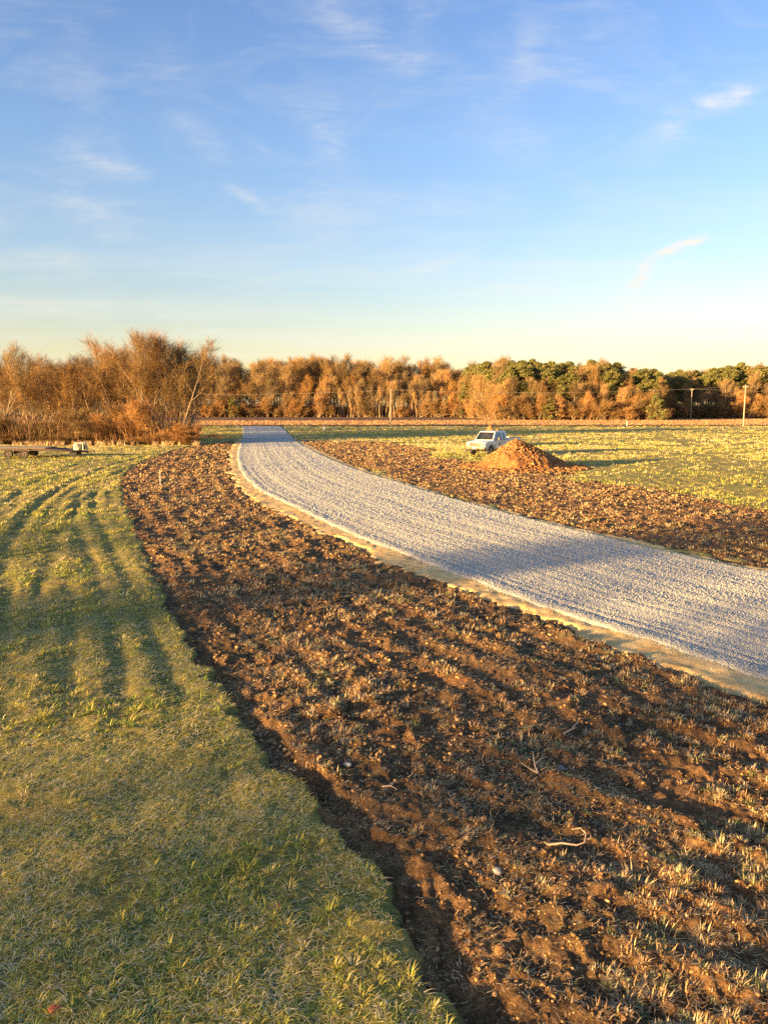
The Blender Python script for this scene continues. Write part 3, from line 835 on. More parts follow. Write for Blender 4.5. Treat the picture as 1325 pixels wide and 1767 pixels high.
# scrub thicket on the left
def thicket():
    for px, d, py, k, w in ((195, 94, 600, 0, 1.05), (232, 95, 584, 3, 1.1), (268, 91, 578, 0, 1.0), (288, 96, 586, 3, 1.1), (318, 94, 594, 0, 1.1), (330, 97, 606, 0, 1.0), (80, 95, 624, 2, 1.1), (120, 94, 618, 3, 1.1), (160, 95, 614, 0, 1.1)):
        x, y = at_d(px, d)
        place(near_tree[k], x, y, top_h(px, py, d), 'second-row bare tree with a rounded twiggy crown in the left thicket', 'tree', 'second-row trees of the left thicket', wid=w)
    spec = [(250, 90, 571, 0, 'tallest bare tree of the left thicket with a high open crown'), (300, 89, 590, 3, 'broad many-stemmed bare tree at the right end of the left thicket'),
            (225, 92, 588, 1, 'vine-covered bare tree just left of the tallest thicket tree'), (10, 90, 588, 2, 'pale open-crowned bare tree above the trailer at the left picture edge'),
            (335, 93, 612, 0, 'low bare tree overhanging the grass at the right tip of the thicket'), (275, 93, 580, 2, 'pale-barked bare tree immediately right of the tallest thicket tree'),
            (60, 92, 628, 1, 'rusty bare tree behind the trailer deck in the thicket'), (100, 93, 632, 3, 'bushy bare tree behind the trailer tongue in the thicket'),
            (140, 92, 622, 0, 'domed bare tree behind the front end of the trailer'), (175, 91, 625, 1, 'orange vine-draped bare tree in the middle of the thicket'), (35, 95, 632, 3, 'dense bare tree left of the rusty tree behind the trailer deck'),
            (-40, 92, 610, 3, 'bare tree cut off by the left picture edge'), (205, 97, 600, 2, 'grey-brown bare tree behind the vine-draped middle of the thicket')]
    for px, d, py, k, lb in spec:
        x, y = at_d(px, d)
        place(near_tree[k], x, y, top_h(px, py + 6, d), lb, 'tree', wid=.8 if px in (250, 10) else (.95 if px != 300 else 1.1))
    # rows behind that fill the thicket and shade the ground beyond
    for (px, d) in [(-90, 98), (-150, 104), (-20, 103), (45, 104), (95, 101), (150, 103), (215, 104), (262, 102), (-230, 110), (-60, 115), (20, 114), (80, 117), (140, 118), (200, 117), (240, 115), (285, 110),
                    (-120, 124), (-330, 118), (-10, 126), (60, 128), (125, 129), (190, 127), (-420, 122), (-240, 125)]:
        x, y = at_d(px, d)
        place(near_tree[rnd.randrange(4)], x, y, rnd.uniform(9, 11.5), 'bare brown tree in the rear rows of the left thicket, mostly hidden', 'tree', 'rear trees of the left thicket')
    px = -30
    i = 0
    while px < 345:
        x, y = at_d(px, rnd.uniform(86.5, 89.5))
        place(near_bush[rnd.randrange(3)], x, y, rnd.uniform(1.2, 4.2) * rnd.choice((.6, 1, 1.35)), 'rusty tangled vine thicket at the foot of the left trees', 'thicket', 'vine thickets at the foot of the left trees', wid=rnd.uniform(.8, 1.35))
        px += rnd.uniform(14, 34)
thicket()
def tk(t):
    px = -120 + t * 465; d = 86 + rng.random(len(t)) ** 1.5 * 26
    return np.stack([(px - CX) / F * d, d], 1)
brush('thicket_brush', tk, 11000, .5, 4.2, .045, BR, M_BRUSH, 'dense rusty brush tangled between the trunks of the left thicket', 'brush')
def fr(t):
    t = t[fbm(t * 40, t * 0, 1.0, 3, 9) > -.12]
    px = -40 + t * 385; d = 83.6 + rng.random(len(t)) ** 1.5 * 3
    return np.stack([(px - CX) / F * d, d], 1)
brush('dry_grass_fringe', fr, 5000, .15, .75, .05, STRAW[1:4], M_BRUSH, 'pale dry tall grass fringe along the foot of the left thicket', 'dry grass')

# trees standing behind and left of the viewer, whose long shadows cross the foreground
i = 0
for u, v, h, k in ((-62, 23.5, 8.5, 2), (-66, 19, 9, 2), (-64, 14.5, 11.5, 0), (-58, 7.5, 9.5, 2), (-56, 2, 10.5, 0), (-63, -1, 11, 3), (-60, -6, 12, 2), (-66, -11, 12, 0), (-60, -17, 12, 1),
                   (-72, 29.2, 9.5, 2), (-76, 15, 13, 1)):
    x = u * SU[0] + v * SV[0]; y = u * SU[1] + v * SV[1]
    place(near_tree[k], x, y, h, 'bare tree outside the picture whose shadow crosses the foreground', 'tree', 'trees that shade the foreground', wid=1.0)

# ------------------------------------------------------------ dirt piles
def dirt_mat():
    m, nt, bs = nmat('dirt_pile_material'); p = objc(nt)
    b = noise(nt, 3, 6, .7, p); d = noise(nt, 14, 4, .7, p)
    c = ramp(nt, b.outputs[0], [(.3, (.24, .10, .032)), (.5, (.35, .155, .05)), (.7, (.44, .225, .085))])
    c2 = ramp(nt, d.outputs[0], [(.3, (.7, .7, .7)), (.7, (1.2, 1.2, 1.2))])
    lk(nt, mixc(nt, 1, c.outputs[0], c2.outputs[0], 'MULTIPLY'), bs.inputs['Base Color'])
    bs.inputs['Roughness'].default_value = .95; bs.inputs['Specular IOR Level'].default_value = .1
    bump(nt, d.outputs[0], 1, .08, bs); return m
M_DIRT = dirt_mat()
def pile(name, cx, cy, h, rx, rxl, ry_, seed, label, group):
    n = 150; g = np.linspace(-1.5, 1.5, n)
    X_, Y_ = np.meshgrid(g, g)
    xx = np.where(X_ < 0, X_ * rxl, X_ * rx); yy = Y_ * ry_
    rr = np.sqrt(X_ ** 2 + Y_ ** 2) * (1 + .28 * fbm(xx, yy, 2.2, 2, seed))
    prof_ = np.clip(1 - rr, 0, 1)
    z = h * (1 - np.exp(-prof_ * 2.4)) / .909 * (.45 + .55 * prof_) + .10 * h * np.exp(-((rr - .75) / .35) ** 2)
    env = np.clip((1.35 - rr) * 3, 0, 1)
    z = z + env * (.30 * fbm(xx, yy, .9, 3, seed + 1) + .20 * fbm(xx, yy, .3, 2, seed + 2)) * (.35 + .65 * prof_ ** .5)
    z = z - .3 * sstep(1.0, 1.35, rr)
    f = grid_faces(n, n)
    o = np_mesh(name, np.stack([xx.ravel(), yy.ravel(), z.ravel()], 1), [f], M_DIRT, smooth=True)
    o.location = (cx, cy, 0)
    return tag(o, label, 'dirt pile', group)
px_, py_ = at(887, 806)
pile('dirt_pile', px_, py_, 1.88, 3.4, 2.35, 3.0, 300, 'large orange pile of loose dirt in front of the pickup bed', 'dirt piles')
x, y = at_d(845, 82); pile('dirt_pile', x, y, 2.2, 1.5, 1.6, 1.7, 320, 'smaller orange dirt pile peeking over the pickup roof', 'dirt piles')
x, y = at_d(857, 85); pile('dirt_pile', x, y, 1.75, .9, .9, 1.3, 340, 'low dirt heap at the right foot of the pile behind the pickup', 'dirt piles')
def pile_clods():
    a = rng.random(5200) * 2 * PI; r = rng.random(5200) ** .6 * 1.5
    x = px_ + np.cos(a) * r * np.where(np.cos(a) > 0, 3.4, 2.35); y = py_ + np.sin(a) * r * 3.1
    pr_ = np.clip(1 - r, 0, 1); h = 1.88 * (1 - np.exp(-pr_ * 2.4)) / .909 * (.45 + .55 * pr_) + .12 * np.exp(-((r - .75) / .35) ** 2)
    rad = .045 + .10 * rng.random(len(x)) ** 3
    pal = np.array([(.26, .125, .045), (.33, .16, .058), (.40, .21, .085), (.2, .095, .035)])
    lumps('loose_dirt_lumps', x, y, h + base_h(x, y) + .02, rad, .8, pal[rng.integers(0, 4, len(x))], M_CLOD, 'orange lumps of loose dirt on and around the large dirt pile', 'dirt lumps')
pile_clods()

# ------------------------------------------------------------ pickup truck
M_PAINT = plain('white_paint_material', (.60, .60, .585), .28, 0, 2, .05)
M_PAINT.node_tree.nodes['Principled BSDF'].inputs['Coat Weight'].default_value = .5
M_BLACK = plain('black_plastic_material', (.03, .03, .03), .55)
M_RUB = plain('rubber_material', (.035, .033, .03), .85)
M_CHROME = plain('chrome_material', (.20, .14, .085), .4, .3, 4, .3)
M_STEEL = plain('rusty_steel_material', (.09, .06, .045), .7, .2, 6, .4)
M_GREY = plain('grey_metal_material', (.35, .34, .32), .45, .6)
M_WOODP = plain('pole_wood_material', (.36, .29, .21), .9, 0, 3, .2, .02)
M_PLANK = plain('deck_plank_material', (.24, .19, .13), .85, 0, 5, .25, .01)
M_PALE = plain('pale_paint_material', (.66, .60, .46), .6, 0, 5, .15)
def glass_mat():
    m, nt, bs = nmat('window_glass_material')
    n = noise(nt, 1.5, 3, .5, objc(nt))
    c = ramp(nt, n.outputs[0], [(.4, (.012, .014, .016)), (.65, (.035, .035, .035))]); lk(nt, c.outputs[0], bs.inputs['Base Color'])
    bs.inputs['Roughness'].default_value = .06; bs.inputs['Coat Weight'].default_value = .6
    return m
M_GLASS = glass_mat()
M_LAMP = plain('headlight_lens_material', (.38, .33, .26), .12, .3, 8, .1)
M_AMBER = plain('amber_lens_material', (.75, .28, .05), .2)
M_EMB = plain('emblem_material', (.05, .06, .07), .5)

def wheel(parent, x, y, r, w, out, rim_mat=M_CHROME, name='wheel'):
    wv = bpy.data.objects.new(name, None); wv.location = (x, y, r); link(wv, parent)
    t = MB(); n = 28
    prof_ = [(.58, -.42), (.9, -.5), (1.0, -.36), (1.0, .36), (.9, .5), (.58, .42)]
    for k in range(n):
        a = 2 * PI * k / n
        for (rr, ww) in prof_: t.v.append((math.cos(a) * rr * r, ww * w, math.sin(a) * rr * r))
    m = len(prof_)
    for k in range(n):
        for j in range(m):
            a, b = k * m + j, k * m + (j + 1) % m; c, d = ((k + 1) % n) * m + (j + 1) % m, ((k + 1) % n) * m + j
            t.f.append((a, b, c, d))
    t.build('tyre', M_RUB, wv, smooth=True)
    q = MB(); s = out
    q.tube([(0, -.3 * w * s, 0), (0, .40 * w * s, 0)], r * .585, 24)
    q.tube([(0, .38 * w * s, 0), (0, .5 * w * s, 0)], [r * .22, r * .15], 12)
    for k in range(8):
        a = 2 * PI * k / 8
        q.tube([(math.cos(a) * r * .42, .39 * w * s, math.sin(a) * r * .42), (math.cos(a) * r * .42, .425 * w * s, math.sin(a) * r * .42)], r * .05, 6)
    q.build('rim', rim_mat, wv)
    return wv

def arch(xc, r, z0, n=9):
    a0 = math.asin(min(1, (z0 - .40) / r))
    return [(xc + r * math.cos(t), .40 + r * math.sin(t)) for t in [a0 + (PI - 2 * a0) * k / n for k in range(n + 1)]]
def pickup():
    ax, ay = -.643, -.766
    x, y = at_d(850, 67.0)
    root = empty('pickup_truck', (x, y, .09 + float(base_h(np.array([x]), np.array([y]))[0])), math.atan2(ay, ax),
                 'white extended-cab pickup truck with headlights toward the viewer, parked behind the dirt pile', 'pickup truck')
    FX, RX = 1.85, -1.75
    # lower body: hood, cab sides, in profile with wheel arches
    def side_profile(x_front, x_rear, arches, top):
        p = [(x_rear, .52)]
        for xc in sorted(arches): p += arch(xc, .52, .52)[::-1]
        p += [(x_front, .52)] + top
        return p
    top = [(2.72, .98), (2.66, 1.10), (2.2, 1.19), (1.58, 1.23), (1.5, 1.25), (-.78, 1.25)]
    b = MB(); b.prism(side_profile(2.72, -.78, [FX], top), -.98, .98); b.build('body', M_PAINT, root, bevel=.05)
    # hood bulge as raised panel
    h = MB(); h.prism([(2.60, 1.10), (2.62, 1.135), (2.2, 1.215), (1.56, 1.25), (1.56, 1.17)], -.55, .55); h.build('hood', M_PAINT, root, bevel=.03)
    # greenhouse
    g = MB(); zb, zt = 1.25, 1.99
    B = [(1.52, .94), (-.80, .94)]; Tt = [(.92, .78), (-.68, .78)]
    v = [(B[0][0], -B[0][1], zb), (B[0][0], B[0][1], zb), (B[1][0], B[1][1], zb), (B[1][0], -B[1][1], zb),
         (Tt[0][0], -Tt[0][1], zt), (Tt[0][0], Tt[0][1], zt), (Tt[1][0], Tt[1][1], zt), (Tt[1][0], -Tt[1][1], zt)]
    g.v = v; g.f = [(3, 2, 1, 0), (4, 5, 6, 7), (0, 1, 5, 4), (1, 2, 6, 5), (2, 3, 7, 6), (3, 0, 4, 7)]
    g.build('cab', M_PAINT, root, bevel=.06, seg=3)
    def S(u, w, s):   # point on a cab side: u along (0 front..1 rear), w height 0..1
        xb = B[0][0] + (B[1][0] - B[0][0]) * u; xt = Tt[0][0] + (Tt[1][0] - Tt[0][0]) * u
        return Vector((xb + (xt - xb) * w, s * (.94 + (.78 - .94) * w), zb + (zt - zb) * w))
    # windshield
    n = Vector((zt - zb, 0, B[0][0] - Tt[0][0])).normalized()
    def Wp(yy, w): return Vector((B[0][0] + (Tt[0][0] - B[0][0]) * w, yy * (.94 + (.78 - .94) * w), zb + (zt - zb) * w))
    w_ = MB(); w_.slab([Wp(-.90, .06), Wp(.90, .06), Wp(.88, .88), Wp(-.88, .88)], n * .012); w_.build('windshield', M_GLASS, root)
    wp = MB()
    for yy in (-.5, .15): wp.tube([Wp(yy, .02) + n * .03, Wp(yy + .5, .3) + n * .03], .012, 5)
    wp.build('wiper', M_BLACK, root)
    r_ = MB(); r_.slab([(-.80 + .035, -.7, 1.33), (-.80 + .035, .7, 1.33), (-.70, .6, 1.82), (-.70, -.6, 1.82)], (-.05, 0, 0)); r_.build('rear_window', M_GLASS, root)
    for s in (1, -1):
        on = Vector((0, s, .28)).normalized() * .010
        d = MB(); d.slab([(1.16, s * .982, .56), (1.16, s * .982, 1.24), (.08, s * .982, 1.24), (.08, s * .982, .56)], (0, s * .014, 0))
        door = d.build('door', M_PAINT, root, bevel=.006, seg=1)
        q = MB(); q.box(.14, .30, min(s * .998, s * 1.02), max(s * .998, s * 1.02), 1.08, 1.13); q.build('handle', M_BLACK, door)
        d2 = MB(); d2.slab([(.04, s * .982, .58), (.04, s * .982, 1.24), (-.62, s * .982, 1.24), (-.62, s * .982, .58)], (0, s * .012, 0)); d2.build('rear_door', M_PAINT, root, bevel=.006, seg=1)
        k = MB(); k.slab([S(.13, .07, s) , S(.60, .07, s), S(.53, .86, s), S(.10, .86, s)], on); k.build('side_window', M_GLASS, root)
        k = MB(); k.slab([S(.65, .07, s), S(.90, .07, s), S(.88, .82, s), S(.63, .86, s)], on); k.build('side_window', M_GLASS, root)
        e = MB()   # dark badge on the door
        e.slab([(.78, s * .998, .93), (.62, s * .998, 1.02), (.44, s * .998, 1.00), (.36, s * .998, .93), (.48, s * .998, .86), (.68, s * .998, .85)], (0, s * .006, 0))
        e.build('emblem', M_EMB, door)
        m = MB(); m.tube([(1.02, s * .95, 1.27), (1.02, s * 1.12, 1.30)], .02, 6); m.box(.97, 1.06, min(s * 1.1, s * 1.3), max(s * 1.1, s * 1.3), 1.24, 1.50)
        m.build('side_mirror', M_BLACK, root, bevel=.015)
        hl = MB(); hl.box(2.70, 2.745, min(s * .62, s * .96), max(s * .62, s * .96), .84, 1.07); hl.build('headlight', M_LAMP, root, bevel=.012)
        am = MB(); am.box(2.70, 2.742, min(s * .60, s * .95), max(s * .60, s * .95), .78, .83); am.build('turn_signal', M_AMBER, root)
        fl = MB(); fl.tube([(FX + .53 * math.cos(t), s * .985, .40 + .53 * math.sin(t)) for t in [.25 + (PI - .5) * i / 12 for i in range(13)]], .03, 6); fl.build('wheel_arch_trim', M_PAINT, root)
        wheel(root, FX, s * .84, .40, .27, s); wheel(root, RX, s * .84, .40, .27, s)
        tl = MB(); tl.box(-2.96, -2.93, min(s * .85, s * .96), max(s * .85, s * .96), .80, 1.15); tl.build('tail_light', plain('red_lens_material', (.5, .03, .02), .2), root)
        rf = MB(); rf.box(-.6, 1.2, min(s * .95, s * 1.05), max(s * .95, s * 1.05), .43, .47); rf.build('running_board', M_BLACK, root)
    # grille
    gr = MB(); gr.box(2.66, 2.755, -.60, .60, .77, 1.09); gr.build('grille', M_CHROME, root, bevel=.02)
    gi = MB()
    for s in (-1, 1):
        for z in (.83, .915, 1.0): gi.box(2.75, 2.765, min(s * .04, s * .54), max(s * .04, s * .54), z - .008, z + .062)
    gi.build('grille_opening', M_BLACK, root)
    ge = MB(); ge.tube([(2.76, 0, .945), (2.785, 0, .945)], .085, 20); o = ge.build('grille_badge', M_EMB, root)
    bu = MB(); bu.prism([(2.70, .50), (2.92, .52), (2.95, .70), (2.90, .75), (2.70, .75)], -1.0, 1.0); bu.build('front_bumper', M_CHROME, root, bevel=.03)
    bi = MB(); bi.box(2.93, 2.957, -.35, .35, .55, .66); bi.build('air_intake', M_BLACK, root)
    pl = MB(); pl.box(2.955, 2.965, -.15, .15, .57, .72); pl.build('licence_plate', M_PALE, root)
    for s in (-1, 1):
        fo = MB(); fo.tube([(2.92, s * .68, .62), (2.965, s * .68, .62)], .06, 12); fo.build('fog_light', M_LAMP, root)
    # bed
    bd = MB(); zt2 = 1.40
    for s in (-1, 1):
        bd.prism([(-2.92, .56), (RX - .5, .56)] + arch(RX, .5, .56)[::-1] + [(RX + .5, .56), (-.86, .56), (-.86, zt2), (-2.92, zt2)], s * .97, s * .88)
    bd.box(-.93, -.86, -.88, .88, .62, zt2); bd.box(-2.9, -.9, -.88, .88, .62, .68)
    bd.build('bed', M_PAINT, root, bevel=.012, seg=1)
    tg = MB(); tg.box(-2.95, -2.88, -.88, .88, .62, zt2); tg.build('tailgate', M_PAINT, root, bevel=.015)
    rl = MB()
    for s in (-1, 1): rl.box(-2.93, -.86, min(s * .86, s * .985), max(s * .86, s * .985), zt2 + .002, zt2 + .035)
    rl.build('bed_rail_cap', M_BLACK, root)
    rb = MB(); rb.box(-3.12, -2.96, -.95, .95, .5, .68); rb.build('rear_bumper', M_CHROME, root, bevel=.03)
    ch = MB()
    for s in (-1, 1): ch.box(-2.8, 2.6, s * .42 - .05, s * .42 + .05, .42, .56)
    ch.tube([(FX, -.8, .40), (FX, .8, .40)], .07, 8); ch.tube([(RX, -.8, .40), (RX, .8, .40)], .08, 8)
    ch.build('chassis', M_BLACK, root)
pickup()

# ------------------------------------------------------------ trailer
def trailer():
    k = 64.0
    x, y = at_d(38, k)
    root = empty('flatbed_trailer', (x, y, 0), math.radians(4), 'rusty low flatbed equipment trailer with two wheels showing, at the left picture edge', 'trailer')
    d = MB()
    for i in range(17):
        yy = -1.15 + i * .137; d.slab([(-3.4, yy, .86), (2.3, yy, .80), (2.3, yy + .13, .80), (-3.4, yy + .13, .86)], (0, 0, .05))
    d.build('deck', M_PLANK, root)
    f = MB()
    for s in (-1, 1):
        f.slab([(-3.4, s * 1.17, .66), (2.3, s * 1.17, .62), (4.4, s * .8, .50), (4.4, s * .8, .62), (2.3, s * 1.17, .80), (-3.4, s * 1.17, .88)], (0, s * .07, 0))
        f.tube([(2.2, s * 1.1, .66), (5.5, 0, .46)], .07, 6)
    for xx in (-3, -1.8, 1.2, 2.2): f.box(xx, xx + .1, -1.16, 1.16, .64, .76)
    f.slab([(2.3, -1.1, .72), (4.3, -.75, .58), (4.3, .75, .58), (2.3, 1.1, .72)], (0, 0, .03))
    f.build('frame', M_STEEL, root, bevel=.008, seg=1)
    for xx in (-.62, .62):
        for s in (-1, 1): wheel(root, xx, s * 1.02, .36, .22, s, M_STEEL)
        a = MB(); a.tube([(xx, -1, .36), (xx, 1, .36)], .05, 8); a.build('axle', M_STEEL, root)
    for s in (-1, 1):
        fe = MB(); fe.slab([(-1.15, s * 1.27, .70), (-1.0, s * 1.27, .80), (1.0, s * 1.27, .80), (1.15, s * 1.27, .70)], (0, s * -.02, 0)); fe.build('fender', M_STEEL, root)
    w = MB(); w.box(4.3, 4.75, -.25, .25, .60, .95); w.tube([(4.5, -.3, .98), (4.5, .3, .98)], .16, 14); w.build('winch', M_PALE, root, bevel=.02)
    rk = MB()
    for s in (-1, 1): rk.tube([(4.55, s * .45, .55), (4.55, s * .45, 1.18), (5.15, s * .45, 1.2), (5.15, s * .45, .62)], .055, 6)
    rk.tube([(4.55, -.45, 1.18), (4.55, .45, 1.18)], .05, 6); rk.tube([(5.15, -.45, 1.2), (5.15, .45, 1.2)], .05, 6)
    rk.build('rack', M_PALE, root)
    tb = MB(); tb.box(4.75, 5.1, -.38, .38, .66, .98); tb.build('toolbox', M_BLACK, root, bevel=.02)
    j = MB(); j.tube([(5.3, .15, .05), (5.3, .15, .95)], .04, 8); j.tube([(5.3, .15, .05), (5.3, .15, .08)], .12, 10); j.build('jack', M_GREY, root)
    c = MB(); c.box(5.4, 5.95, -.07, .07, .42, .54); c.tube([(5.9, 0, .40), (5.9, 0, .56)], .09, 10); c.build('coupler', M_STEEL, root, bevel=.01)
    for s in (-1, 1):
        t = MB(); t.tube([(4.35, s * .55 - .1, .34), (4.35, s * .55 + .1, .34)], .3, 18); t.build('spare_wheel', M_RUB, root)
trailer()

# ------------------------------------------------------------ utility poles and wires
def pole(x, y, h, label, arm_ang=0, arm=True, r=.14):
    root = empty('utility_pole', (x, y, 0), arm_ang, label, 'utility pole', 'utility poles')
    p = MB(); p.tube([(0, 0, -.3), (0, 0, h * .5), (0, 0, h)], [r, r * .85, r * .65], 12); p.build('post', M_WOODP, root, smooth=True)
    if arm:
        a = MB(); a.box(-.06, .06, -1.25, 1.25, h - .5, h - .38); a.build('crossarm', M_WOODP, root)
        for yy in (-1.15, -.45, .45, 1.15):
            i_ = MB(); i_.tube([(0, yy, h - .38), (0, yy, h - .30), (0, yy, h - .2)], [.05, .07, .03], 8); i_.build('insulator', M_GREY, root)
    return root
Dp = 165.0
def px_pole(px, d, py_top): return at_d(px, d), top_h(px, py_top, d)
(a1, h1), (a2, h2) = px_pole(674, Dp + 2, 671), px_pole(1278, Dp - 1, 664)
step = (a2[0] - a1[0], a2[1] - a1[1])
pp = [(a1[0] - step[0], a1[1] - step[1]), a1, a2, (a2[0] + step[0], a2[1] + step[1])]
hh = [h1, h1, h2, h2]
labs = ['utility pole beyond the left thicket on the roadside line', 'pale wooden utility pole in front of the sapling wood, left of the pickup', 'pale tall utility pole near the right picture edge',
        'utility pole on the roadside line outside the right picture edge']
for p_, h_, lb in zip(pp, hh, labs): pole(p_[0], p_[1], h_, lb, math.atan2(step[1], step[0]))
(q1, hq), (q2, hq2) = px_pole(1187, 246, 670), px_pole(985, 240, 671)
pole(q1[0], q1[1], hq, 'dark utility pole in front of the dark wood recess, left of the tall pole', .1)
q3 = (q1[0] + 62, q1[1] - 8)
pole(q3[0], q3[1], hq, 'utility pole on the woodside line outside the right picture edge', .1)
pole(q2[0], q2[1], hq2, 'utility pole half hidden in the wood edge behind the dirt pile', .1)
M_WIRE = plain('wire_material', (.20, .17, .13), .6)
def wire(A, B, sag, label, r=.012):
    A, B = Vector(A), Vector(B); n = 16
    pts = [A.lerp(B, i / n) - Vector((0, 0, sag * 4 * (i / n) * (1 - i / n))) for i in range(n + 1)]
    m = MB(); m.tube(pts, r, 4); o = m.build('power_line', M_WIRE)
    return tag(o, label, 'power line', 'power lines')
wl = ['roadside power line span left of the middle utility pole', 'roadside power line span between the middle pole and the right pole', 'roadside power line span right of the tall right pole']
for i in range(3):
    for off in (-1.15, .45, 1.15):
        A, B = pp[i], pp[i + 1]
        wire((A[0], A[1] + off, hh[i] - .2), (B[0], B[1] + off, hh[i + 1] - .2), 1.0, wl[i])
for A, B, lb in ((q2, q1, 'woodside power line span left of the dark pole'), (q1, q3, 'woodside power line span right of the dark pole')):
    for off in (-1.15, 1.15): wire((A[0], A[1] + off, hq - .2), (B[0], B[1] + off, hq - .2), .9, lb)

# ------------------------------------------------------------ small things
def stake(px, py, h, w, label, mat, name='wooden_stake', cat='stake', lean=0):
    x, y = at(px, py)
    m = MB(); m.box(-w / 2, w / 2, -w / 2, w / 2, -.1, h); m.v += [(0, 0, h + w)]
    o = m.build(name, mat); 
    m2 = o
    o.location = (x, y, float(base_h(np.array([x]), np.array([y]))[0])); o.rotation_euler = (lean, lean * .6, .3)
    return tag(o, label, cat)
stake(277, 838, .85, .045, 'thin pale wooden survey stake in the tilled soil', M_PALE)
stake(410, 741, .75, .12, 'short pale marker post left of the far end of the drive', M_PALE, 'marker_post', 'marker post')
stake(492, 741, .75, .12, 'short pale marker post right of the far end of the drive', M_PALE, 'marker_post', 'marker post')
stake(1081, 736, 1.1, .16, 'small white roadside marker far behind the dirt pile', M_PALE, 'marker_post', 'marker post')
stake(559, 741, .55, .28, 'small tilted white marker on the shaded grass right of the drive', plain('white_plastic_material', (.8, .8, .78), .5), 'white_marker', 'marker', .35)

def stick(px, py, segs, label, scale, rz, mat, name='twig', lift=.03):
    x, y = at(px, py); f = Field(np.array([x]), np.array([y])); z = float(max(f.soilz()[0], f.ground()[0]))
    m = MB()
    for pts, r0 in segs:
        n = len(pts); m.tube([(a * scale, b * scale, c * scale) for a, b, c in pts], [r0 * scale * (1 - .7 * i / (n - 1)) for i in range(n)], 7)
    o = m.build(name, mat, smooth=True); o.location = (x, y, z + lift); o.rotation_euler = (0, 0, rz)
    return tag(o, label, 'twig')
M_STICK = plain('bleached_twig_material', (.38, .29, .20), .8, 0, 20, .2)
stick(945, 1470, [([(0, 0, 0), (.2, -.02, .04), (.42, -.06, .03), (.55, -.02, .05), (.60, .10, .12), (.54, .20, .16), (.42, .26, .10)], .018), ([(.58, .03, .06), (.66, .04, .08), (.68, .12, .10)], .012), ([(0, 0, 0), (-.06, .06, .02)], .012)],
      'pale curved driftwood-like twig lying on the dark soil', .62, 0, M_STICK)
stick(928, 1338, [([(0, 0, 0), (-.02, .12, .08), (.0, .3, .2)], .016), ([(0, 0, 0), (-.12, .10, .04), (-.22, .24, .08)], .014), ([(0, .14, .09), (.12, .22, .13), (.22, .26, .14)], .012), ([(.05, .05, .02), (.16, .08, .06)], .010)],
      'forked pale twig standing up from the soil above the curved twig', .75, .1, M_STICK)
stick(972, 1274, [([(0, 0, 0), (.12, .10, .05), (.2, .28, .10), (.22, .42, .12)], .017), ([(.10, .09, .04), (.2, .16, .07)], .010)], 'straight pale twig lying diagonally, farthest of the three twigs', .75, -.3, M_STICK)
stick(660, 1362, [([(0, 0, 0), (.15, .03, .05), (.3, .02, .03)], .018)], 'short reddish stick on the soil near the grass edge', .6, -.6, M_STICK, 'short_stick')
def stone(px, py, r, label, mat, name='stone', cat='stone', flat=.65):
    x, y = at(px, py); f = Field(np.array([x]), np.array([y])); z = float(max(f.soilz()[0], f.ground()[0]))
    bm = bmesh.new(); bmesh.ops.create_icosphere(bm, subdivisions=3, radius=r)
    s = rnd.random() * 50
    for v in bm.verts:
        k = 1 + .35 * float(fbm(np.array([v.co.x / r + s]), np.array([v.co.y / r + v.co.z / r * 1.7]), 1.1, 2, 5)[0])
        v.co *= k; v.co.z *= flat; v.co.x *= 1.25
    me = bpy.data.meshes.new(name); bm.to_mesh(me); bm.free(); me.materials.append(mat)
    o = link(bpy.data.objects.new(name, me)); o.location = (x, y, z + r * .25); o.rotation_euler = (0, .1, rnd.random() * 3)
    return tag(o, label, cat)
M_STONE = plain('stone_material', (.42, .36, .28), .85, 0, 12, .25, .01)
M_BRICK = plain('brick_material', (.36, .10, .05), .9, 0, 14, .3, .01)
stone(858, 1503, .045, 'bright pale stone beside an orange clod, left of the curved twig', M_STONE)
stone(600, 1320, .045, 'rounded tan stone on the soil close to the grass edge', M_STONE)
stone(1290, 1262, .05, 'pale stone near the right picture edge below the shoulder', M_STONE)
stone(968, 1320, .05, 'blue-grey stone beside the forked twig', plain('grey_stone_material', (.20, .22, .24), .8, 0, 12, .2, .01))
stone(98, 1750, .035, 'small red brick fragment in the grass at the bottom left', M_BRICK, 'brick_fragment', 'brick')
stone(480, 1567, .03, 'red brick chip in the grass left of the soil edge', M_BRICK, 'brick_fragment', 'brick')

